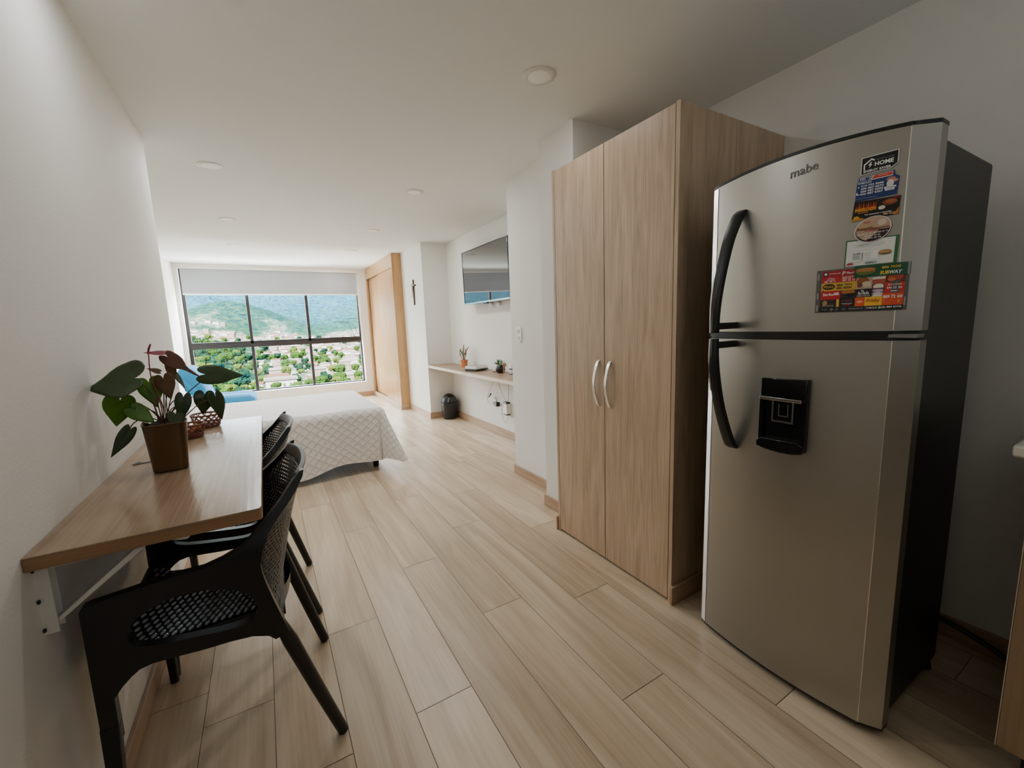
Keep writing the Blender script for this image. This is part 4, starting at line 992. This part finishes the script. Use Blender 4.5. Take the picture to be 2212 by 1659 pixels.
tag(wb, 'white flat box lying on top of the black media box', 'box')
lid = rotbox(2.015, 4.225, .35, .082, .072, SZ+.0545, SZ+.056).obj('lid_panel', flat('grey_lid', (150, 150, 148)), wb, bevel=.0005)
def succulent():
    c = (2.085, 3.80, SZ)
    t = thing('potted_succulent', 'spiky plant in a round black ribbed pot on the shelf', 'potted plant', c)
    b = B(); n = 48
    prof = [(.0, .0), (.030, .0), (.044, .016), (.050, .038), (.047, .060), (.036, .078), (.033, .080), (.030, .074), (0, .070)]
    for r, z in prof:
        for j in range(n): a = 2*PI*j/n; q = r*(1+.05*abs(cos(a*6))-.03); b.v.append((c[0]+q*cos(a), c[1]+q*sin(a), c[2]+z)); b.uv.append((0, 0))
    for i in range(len(prof)-1):
        for j in range(n): b.f.append((i*n+j, i*n+(j+1) % n, (i+1)*n+(j+1) % n, (i+1)*n+j)); b.m.append(0)
    b.obj('pot', 'blackgloss', t)
    s = B(); rnd = random.Random(5)
    for k in range(34):
        a = rnd.uniform(0, 2*PI); el = rnd.uniform(.15, 1.4); p0 = Vector((c[0], c[1]+.035, c[2]+.085)); d = Vector((cos(a)*cos(el), sin(a)*cos(el)+.25, sin(el))).normalized()*rnd.uniform(.05, .08)
        s.tube([p0, p0+d*.6, p0+d+Vector((0, 0, -.004))], [.004, .003, .0006], 5)
    s.obj('spiky_leaves', 'succ', t)
    B().tube(smooth_path([(c[0], c[1], c[2]+.075), (c[0], c[1]+.005, c[2]+.115), (c[0], c[1]-.02, c[2]+.125), (c[0]-.01, c[1]-.035, c[2]+.105), (c[0]-.01, c[1]-.045, c[2]+.085)], 6), .010, 10).obj('curled_stem', 'succ', t)
    sn = thing('snail_figurine', 'small tan snail-shaped figurine beside the black ribbed pot', 'figurine', (2.09, 3.735, SZ))
    B().tube(smooth_path([(2.09, 3.745, SZ), (2.09, 3.742, SZ+.05), (2.09, 3.735, SZ+.098), (2.09, 3.715, SZ+.108), (2.09, 3.70, SZ+.09), (2.09, 3.712, SZ+.08)], 6), .009, 10).obj('body', 'curl', sn)
    tag(B().lathe([(0, 0), (.03, 0), (.034, .006), (.028, .012), (0, .014)], (2.09, 3.93, SZ), 24, ax=(.8, 1.2)).obj('wooden_coaster', 'curl', loc=(2.09, 3.93, SZ)), 'thin tan wooden disc lying left of the black ribbed pot', 'coaster')
succulent()
jr = thing('white_jar', 'white banded jar at the shelf end, half behind the column', 'jar', (2.12, 3.62, SZ))
B().lathe([(0, .006), (.030, .006), (.032, .010), (.032, .100), (.030, .104), (0, .104)], (2.12, 3.62, SZ), 28).obj('body', 'white', jr)
B().lathe([(0, 0), (.031, 0), (.031, .006), (0, .006)], (2.12, 3.62, SZ), 28).lathe([(.0325, .050), (.0328, .051), (.0328, .058), (.0325, .059)], (2.12, 3.62, SZ), 28).obj('dark_bands', 'black', jr)
# ---- outlet, chargers and cables below the shelf
def plate(name, y, z, w, h, label, x=2.189, group=None):
    t = thing(name, label, 'outlet', (x, y, z), group); B().prism(rrect(y-w/2, y+w/2, z-h/2, z+h/2, .008), x-.007, x, 'x').obj('plate', 'white', t, bevel=.002)
    for s in (-1, 1): B().prism(rrect(y+s*w*.24-.016, y+s*w*.24+.016, z-.022, z+.022, .004), x-.009, x-.006, 'x').obj('socket', 'white', t, bevel=.001)
plate('wall_outlet', 3.995, .345, .125, .075, 'white wall outlet with black plug, under the shelf')
plate('wall_outlet', 3.845, .345, .11, .075, 'white wall outlet beneath the shelf, behind the white charger')
pa = thing('black_charger', 'black plug adapter with looped cable under the shelf', 'charger', (2.17, 4.04, .355))
B().box(2.135, 2.183, 4.02, 4.075, .325, .372).box(2.15, 2.179, 4.075, 4.125, .33, .362).obj('adapter', 'black', pa, bevel=.003)
B().tube(smooth_path([(2.16, 4.05, .37), (2.15, 4.06, .42), (2.15, 4.07, .43)], 5), .003, 6).tube(smooth_path([(2.15, 4.11, .345), (2.14, 4.2, .34), (2.14, 4.235, .38), (2.14, 4.22, .43), (2.145, 4.15, .53), (2.15, 4.10, .60), (2.15, 4.07, .688)], 6), .0018, 6).tube([(2.145, 4.22, .405), (2.135, 4.14, .455)], [.006, .009], 8).obj('cable', 'black', pa)
wc = thing('white_charger', 'white power brick with black band hanging below the shelf', 'charger', (2.165, 3.84, .33))
B().box(2.14, 2.1885, 3.80, 3.87, .27, .40).obj('brick', 'white', wc, bevel=.006)
B().box(2.137, 2.181, 3.798, 3.872, .385, .405).box(2.137, 2.181, 3.798, 3.872, .262, .275).obj('band', 'black', wc, bevel=.002)
B().tube(smooth_path([(2.155, 3.83, .405), (2.14, 3.85, .45), (2.13, 3.93, .58), (2.13, 3.98, .688)], 6), .002, 6).tube(smooth_path([(2.155, 3.81, .405), (2.14, 3.76, .44), (2.13, 3.73, .52), (2.13, 3.72, .688)], 6), .002, 6).tube(smooth_path([(2.15, 3.87, .39), (2.135, 3.90, .30), (2.135, 3.86, .20), (2.135, 3.79, .20), (2.135, 3.76, .30), (2.15, 3.80, .40)], 6), .002, 6).tube(smooth_path([(2.15, 3.87, .39), (2.135, 3.94, .36), (2.17, 3.97, .34)], 6), .0028, 6).obj('cable', 'grey', wc)

# ------------------------------------------------------------------ light switch
sw = thing('light_switch', 'white double rocker switch on the white column', 'light switch', (1.69, 2.757, 1.14))
B().prism(rrect(2.722, 2.794, 1.082, 1.202, .03, 8), 1.681, 1.69, 'x').obj('plate', 'white', sw, bevel=.003)
for z in (1.115, 1.163): B().prism(rrect(2.744, 2.775, z-.013, z+.013, .002), 1.677, 1.682, 'x').obj('rocker', flat('rocker_grey', (206, 204, 198)), sw, bevel=.001)

# ------------------------------------------------------------------ crucifix
cx = thing('crucifix', 'slim dark wooden crucifix with pewter figure on the white wall', 'crucifix', (1.84, 5.7, 1.69))
B().box(1.822, 1.840, 5.693, 5.711, 1.525, 1.862).obj('upright', 'cross', cx, bevel=.002)
B().box(1.821, 1.838, 5.615, 5.789, 1.775, 1.793).obj('crossbar', 'cross', cx, bevel=.002)
fb_ = B().tube(smooth_path([(1.812, 5.702, 1.775), (1.810, 5.702, 1.74), (1.812, 5.704, 1.70), (1.806, 5.70, 1.665), (1.812, 5.702, 1.61)], 5), [.008, .0095, .010, .0105, .0105, .0105, .0098, .0092, .0088, .0082, .0088, .0095, .009, .008, .0078, .0074, .007, .0065, .006, .005, .0045], 10)
fb_.tube(smooth_path([(1.812, 5.70, 1.768), (1.81, 5.66, 1.782), (1.814, 5.625, 1.792)], 5), .0042, 8).tube(smooth_path([(1.812, 5.704, 1.768), (1.81, 5.745, 1.782), (1.814, 5.78, 1.792)], 5), .0042, 8).ball((1.806, 5.698, 1.792), (.010, .009, .013), 10)
fb_.obj('figure', 'pewter', cx, smooth=60)

# ------------------------------------------------------------------ waste bin
wbn = thing('waste_bin', 'black egg-shaped swing-lid waste bin under the shelf', 'bin', (2.055, 5.19, 0))
cb = (2.05, 5.19, 0)
B().lathe([(0, 0), (.078, 0), (.083, .006), (.098, .07), (.108, .14), (.110, .19), (.106, .215), (.104, .218)], cb, 40).obj('body', 'bin', wbn)
B().lathe([(.111, .213), (.114, .219), (.112, .228), (.104, .232), (.097, .262), (.084, .292), (.062, .318), (.034, .333), (0, .338)], cb, 40).obj('lid', 'black', wbn)
B().prism([(2.05-.06, .235), (2.05-.04, .30), (2.05+.04, .30), (2.05+.06, .235)], 5.19-.113, 5.19-.085, 'y').obj('flap', 'black', wbn, bevel=.004)

# ------------------------------------------------------------------ valley outside the window
def hgt(x, y):
    a = x/y
    base = interp([(60, -30), (250, -42), (450, -50), (800, -46), (1150, -34), (1500, -18), (2000, 5), (3000, 150), (4500, 520), (6500, 1050)], y)
    # front forested hill
    hx, hy = -.045*1900, 1900
    d = math.exp(-(((x-hx)/210)**2+((y-hy)/420)**2)); h = base+118*d
    d2 = math.exp(-(((x+300)/160)**2+((y-1500)/300)**2)); h += 30*d2
    # right shoulder climbing behind the town
    h += 60*max(0, min(1, (a-.10)/.09))**1.3*max(0, min(1, (y-1300)/900))
    # left near wooded slope
    h += 16*max(0, min(1, (-.01-a)/.09))*max(0, min(1, (y-200)/500))*(1 if y < 1400 else max(0, 1-(y-1400)/500))
    # small grassy knoll with the monument
    h += 15*math.exp(-(((x-12)/28)**2+((y-1150)/60)**2))
    n = noise.noise(Vector((x/220, y/220, 0)))*.5+noise.noise(Vector((x/80, y/80, 3)))*.25
    h += n*interp([(60, 2), (800, 6), (1600, 18), (4000, 160)], y)
    if y > 2400: h += (noise.noise(Vector((x/650, y/900, 9))))*180*min(1, (y-2400)/1500)
    return h
def forest(x, y):
    """1 woodland, 0 town/open ground"""
    a = x/y; n = noise.noise(Vector((x/90, y/110, 5)))+.5*noise.noise(Vector((x/35, y/45, 8)))
    if y > 1650: return 1
    f = (-.012-a)*28+.25-abs(y-650)/1400 if y < 1150 else (y-1400)/160
    if y < 1150: f = max(f, -.75)
    if y >= 1150 and a > .10: f -= 1.2*(a-.10)*10
    return max(0, min(1, .5+(f+n*1.6)*1.2))
tv_ = []; tf_ = []; tcol = []
ny_, na_ = 210, 230
for i in range(ny_+1):
    y = 45*(6200/45)**(i/ny_)
    for j in range(na_+1):
        a = -.80+1.5*j/na_; x = a*y
        h = hgt(x, y); fo = forest(x, y)
        if fo > .5: h += (2.5 if y < 1200 else 5)*noise.noise(Vector((x/9, y/9, 2)))
        tv_.append((x, y, h)); 
        grass = 1 if (math.hypot((x-12)/30, (y-1150)/60) < 1.0) else 0
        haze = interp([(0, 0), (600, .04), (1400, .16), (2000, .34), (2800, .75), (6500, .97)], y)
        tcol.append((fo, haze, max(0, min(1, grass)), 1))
for i in range(ny_):
    for j in range(na_): k = i*(na_+1)+j; tf_.append((k, k+1, k+na_+2, k+na_+1))
tr = B(); tr.v = tv_; tr.f = tf_; tr.m = [0]*len(tf_); tr.uv = [(0, 0)]*len(tv_)
def terrain_mat():
    m, nt, b = new_mat('valley_ground')
    at = N(nt, 'ShaderNodeAttribute', attribute_name='zone'); sp = N(nt, 'ShaderNodeSeparateColor'); L(nt, at.outputs['Color'], sp.inputs[0])
    tc = N(nt, 'ShaderNodeTexCoord')
    vo = N(nt, 'ShaderNodeTexNoise', i_Scale=.055, i_Detail=6.0, i_Roughness=.75); L(nt, tc.outputs['Object'], vo.inputs['Vector'])
    rp = N(nt, 'ShaderNodeValToRGB'); L(nt, vo.outputs['Fac'], rp.inputs[0])
    e = rp.color_ramp.elements; e[0].position = .36; e[0].color = (.0006, .0028, .0018, 1); e[1].position = .64; e[1].color = (.0068, .0150, .0030, 1)
    x_ = e.new(.5); x_.color = (.0024, .0075, .0032, 1)
    tw = N(nt, 'ShaderNodeTexNoise', i_Scale=.09, i_Detail=5.0, i_Roughness=.8); L(nt, tc.outputs['Object'], tw.inputs['Vector'])
    rt = N(nt, 'ShaderNodeValToRGB'); L(nt, tw.outputs['Fac'], rt.inputs[0])
    e = rt.color_ramp.elements; e[0].position = .42; e[0].position = .46; e[0].color = (.004, .010, .003, 1); e[1].position = .54; e[1].color = (.042, .038, .033, 1)
    m1 = N(nt, 'ShaderNodeMix', data_type='RGBA'); L(nt, sp.outputs[0], m1.inputs[0]); L(nt, rt.outputs[0], m1.inputs[6]); L(nt, rp.outputs[0], m1.inputs[7])
    m2 = N(nt, 'ShaderNodeMix', data_type='RGBA'); L(nt, sp.outputs[2], m2.inputs[0]); L(nt, m1.outputs[2], m2.inputs[6]); m2.inputs[7].default_value = (.016, .020, .006, 1)
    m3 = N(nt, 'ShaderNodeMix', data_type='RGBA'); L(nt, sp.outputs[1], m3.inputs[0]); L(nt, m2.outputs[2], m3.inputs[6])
    bl_ = N(nt, 'ShaderNodeMix', data_type='RGBA'); mr_ = N(nt, 'ShaderNodeMapRange'); mr_.inputs[1].default_value = .38; mr_.inputs[2].default_value = .64; L(nt, vo.outputs['Fac'], mr_.inputs[0]); L(nt, mr_.outputs[0], bl_.inputs[0]); bl_.inputs[6].default_value = (.0014, .0070, .0160, 1); bl_.inputs[7].default_value = (.0080, .0230, .0290, 1)  # blues of the distance haze, painted into the ground colour
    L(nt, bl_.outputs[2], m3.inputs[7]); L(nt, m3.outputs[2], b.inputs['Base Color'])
    b.inputs['Roughness'].default_value = 1; b.inputs['Specular IOR Level'].default_value = 0
    return m
M['ground'] = terrain_mat()
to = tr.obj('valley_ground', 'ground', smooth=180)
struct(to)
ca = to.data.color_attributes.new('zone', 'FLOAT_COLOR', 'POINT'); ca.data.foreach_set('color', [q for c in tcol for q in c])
# trees
M['tree1'] = plain('foliage_green', (.0036, .0085, .0016), 1, var=.8, scale=.7, spec=0); M['tree2'] = plain('foliage_dark', (.0012, .0044, .0024), 1, var=.8, scale=.7, spec=0); M['tree3'] = plain('foliage_yellow', (.0078, .0120, .0022), 1, var=.7, scale=.7, spec=0)
M['bark'] = plain('bark', (.003, .0022, .002), 1)
M['shade'] = plain('shaded_opening', (.001, .001, .0012), 1)
protos = []
for k in range(3):
    t = thing('valley_tree', 'leafy broad tree among the woods beyond the window', 'tree', (0, 0, 0), 'trees down in the valley')
    b = B(); rnd = random.Random(k)
    for q in range(12):
        c = Vector((rnd.uniform(-2.6, 2.6), rnd.uniform(-2.6, 2.6), 6+rnd.uniform(-2.5, 3))); r = rnd.uniform(1.3, 2.5); s0 = len(b.v); b.ball(c, r, 18)
        for i in range(s0, len(b.v)):
            v = Vector(b.v[i]); d = (v-c).normalized(); b.v[i] = tuple(v+d*(1.1*noise.noise(v*1.1)+.5*noise.noise(v*2.6)))
    b.obj('crown', ('tree1', 'tree2', 'tree3')[k], t, smooth=30); B().tube([(0, 0, -1), (0, 0, 5)], [.5, .3], 6).obj('trunk', 'bark', t)
    protos.append(t)
rnd = random.Random(11); cnt = 0; used = set()
def place_tree(x, y, s):
    global cnt
    k = rnd.choice((0, 0, 1, 2, 1)) ; z = hgt(x, y)-.5
    if k not in used: r = protos[k]; r.location = (x, y, z); used.add(k)
    else: r = copy_thing(protos[k], (x, y, z), 'leafy broad tree among the woods beyond the window', rnd.uniform(0, 6))
    r.scale = (s, s, s*rnd.uniform(.85, 1.15)); cnt += 1
tries = 0
spots = [(10, 421, 18)]
while cnt < 270 and tries < 30000:
    tries += 1
    y = 230*(1200/230)**rnd.random(); a = rnd.uniform(-.135, .20); x = a*y
    if forest(x, y) < .62 and rnd.random() < (.88 if a > .03 else .96): continue
    s_ = rnd.uniform(.6, 1.0)*(.6+y/900); g_ = 5.3*s_*(1.1+.9*rnd.random())
    if any(math.hypot(x-p, y-q) < g_+r_ for p, q, r_ in spots): continue
    spots.append((x, y, 5.3*s_)); place_tree(x, y, s_)
for (a, y) in ((.085, 300), (.10, 280), (.135, 330), (.15, 300), (.165, 310), (.06, 290), (.18, 420), (.12, 520), (.145, 540), (.16, 500), (.175, 520), (.19, 540), (.095, 700), (.10, 690), (.11, 710), (.075, 320), (.05, 330)):
    s_ = rnd.uniform(.7, 1.0)*(.7+y/900); 
    if any(math.hypot(a*y-p, y-q) < 5.3*s_+r_ for p, q, r_ in spots): continue
    spots.append((a*y, y, 5.3*s_)); place_tree(a*y, y, s_)
# houses
M['hw1'] = plain('render_white', (.065, .063, .060), .9, spec=0); M['hw2'] = plain('render_cream', (.034, .028, .023), .9, spec=0); M['roofm'] = plain('roof_tile', (.018, .009, .0065), .9, var=.3, scale=.6, spec=0); M['roofw'] = plain('roof_pale', (.026, .024, .022), .9, spec=0)
hp = []
for k in range(4):
    t = thing('valley_house', 'pale low house in the town down in the valley', 'house', (0, 0, 0), 'houses of the valley town')
    w, l, h = ((5, 7, 5), (6, 6, 7.5), (4.5, 9, 4), (6, 8, 6))[k]
    b = B().box(-l, l, -w, w, -3, h); b.obj('walls', ('hw1', 'hw2', 'hw1', 'hw1')[k], t)
    B().prism([(-w-.6, h-.1), (w+.6, h-.1), (0, h+2.2)], -l-.5, l+.5, 'x').obj('roof', ('roofm', 'roofw', 'roofm', 'roofw')[k], t, smooth=0)
    for q in (-.6, -.1, .45): B().box(q*l, q*l+1.2, -w-.06, -w+.1, h*.25, h*.25+1.4).obj('window', 'shade', t)
    hp.append(t)
spots.append((10, 421, 16))
cnt2 = 0; used2 = set(); tries = 0; rnd = random.Random(21)
while cnt2 < 230 and tries < 20000:
    tries += 1
    y = 300*(1450/300)**rnd.random(); a = rnd.uniform(-.135, .21); x = a*y
    if forest(x, y) > .35 or math.hypot((x-12)/36, (y-1150)/70) < 1: continue
    if any(math.hypot(x-p, y-q) < 11+r_ for p, q, r_ in spots): continue
    spots.append((x, y, 9.5))
    k = rnd.randrange(4); z = hgt(x, y)
    rz = rnd.choice((0, .2, -.3, 1.4))+rnd.uniform(-.1, .1)
    if k not in used2: r = hp[k]; r.location = (x, y, z); r.rotation_euler = (0, 0, rz); used2.add(k)
    else: r = copy_thing(hp[k], (x, y, z), 'pale low house in the town down in the valley', rz)
    s = rnd.uniform(.7, 1.15); r.scale = (s, s, s); cnt2 += 1
mon = thing('hill_monument', 'tiny white monument on the grassy knoll beyond the window', 'monument', (14, 1150, hgt(14, 1150)))
z0 = hgt(14, 1150); B().box(12, 16, 1148, 1152, z0-2, z0+3).obj('plinth', 'hw1', mon); B().box(13.2, 14.8, 1149.4, 1150.6, z0+3, z0+10).box(11.5, 16.5, 1149.6, 1150.4, z0+6.5, z0+8).obj('cross', 'hw1', mon)
bd_ = thing('apartment_block', 'large white flat-roofed building below, left of the window centre', 'building', (6, 420, hgt(6, 420)))
z0 = hgt(6, 420); b = B().box(-2, 22, 412, 430, z0-10, z0+9); b.obj('walls', 'hw1', bd_); B().box(-3, 23, 411, 431, z0+9, z0+10.5).obj('roof', 'roofw', bd_)
for q in range(4): B().box(1+q*5, 3+q*5, 411.9, 412.1, z0+3, z0+6).obj('window', 'shade', bd_)
# grass stalks bending in front of the glass
gs = thing('grass_stalk', 'thin arching grass stems outside the right pane of the window', 'grass', (3.2, 16, -.5)); gs['kind'] = 'stuff'
b = B()
for (x0, x1, zt) in ((3.05, 2.20, 1.52), (3.2, 2.35, 1.50), (3.42, 2.62, 1.62)):
    b.tube(smooth_path([(x0+.25, 16, -1.2), (x0, 16, .4), (x0-.25, 16, 1.1), ((x0+x1)/2, 16, zt-.04), (x1, 16, zt)], 8), .008, 5)
M['stemolive'] = plain('stem_olive', (.0022, .0024, .0016), 1, spec=0)
b.obj('stems', 'stemolive', gs)

# ------------------------------------------------------------------ light
w = bpy.data.worlds.new('world'); sc.world = w; w.use_nodes = True; nt = w.node_tree
bg = nt.nodes['Background']
tc = N(nt, 'ShaderNodeTexCoord'); sp = N(nt, 'ShaderNodeSeparateXYZ'); L(nt, tc.outputs['Generated'], sp.inputs[0])
rp = N(nt, 'ShaderNodeValToRGB'); L(nt, sp.outputs[2], rp.inputs[0])
e = rp.color_ramp.elements; e[0].position = 0; e[0].color = (.95, .98, 1, 1); e[1].position = .7; e[1].color = (.74, .84, 1, 1)
L(nt, rp.outputs[0], bg.inputs[0]); bg.inputs[1].default_value = 19
def lamp(name, typ, loc, rot, energy, color=(1, 1, 1), **kw):
    d = bpy.data.lights.new(name, typ); d.energy = energy; d.color = color
    for k, v in kw.items(): setattr(d, k, v)
    o = bpy.data.objects.new(name, d); COL.objects.link(o); o.location = loc; o.rotation_euler = rot; return o
sun = lamp('sun', 'SUN', (0, 0, 30), (math.radians(38), math.radians(-30), 0), 125, (1, .96, .9), angle=.02)
po = lamp('window_portal', 'AREA', (.285, YW+.22, 1.2), (math.radians(-90), 0, 0), 1, shape='RECTANGLE', size=2.6, size_y=2.05); po.data.cycles.is_portal = True
for x_, y_, e_ in ((-.18, 1.657, 1.5), (1.16, 1.657, .8), (-.18, 3.43, 4), (1.16, 3.43, 4.5), (-.18, 4.91, 2), (1.16, 4.91, 3.5), (-.18, 6.25, 1.2), (1.16, 7.73, 1.2)):
    lamp('added_downlight_fill', 'AREA', (x_, y_, C-.0075), (0, 0, 0), e_, (.96, .985, 1), shape='DISK', size=.1)  # fill lamps added at the fixtures to lift the middle of the room
# soft fill lamp, added out of view behind the viewpoint
k1 = lamp('added_fill_light', 'AREA', (.95, -.9, 1.5), (0, 0, 0), 3.4, (.95, .985, 1), shape='RECTANGLE', size=.9, size_y=.9)
k1.rotation_euler = Vector((-.45, .5, .75)).to_track_quat('-Z', 'Y').to_euler()
sc.view_settings.view_transform = 'AgX'; sc.view_settings.look = 'AgX - Base Contrast'; sc.view_settings.exposure = 1.3; sc.view_settings.gamma = 1
sc.cycles.max_bounces = 8; sc.cycles.adaptive_threshold = .015; sc.cycles.diffuse_bounces = 6; sc.cycles.glossy_bounces = 4; sc.cycles.transparent_max_bounces = 10; sc.cycles.sample_clamp_indirect = 8; sc.cycles.caustics_reflective = False
sc.cycles.use_denoising = True
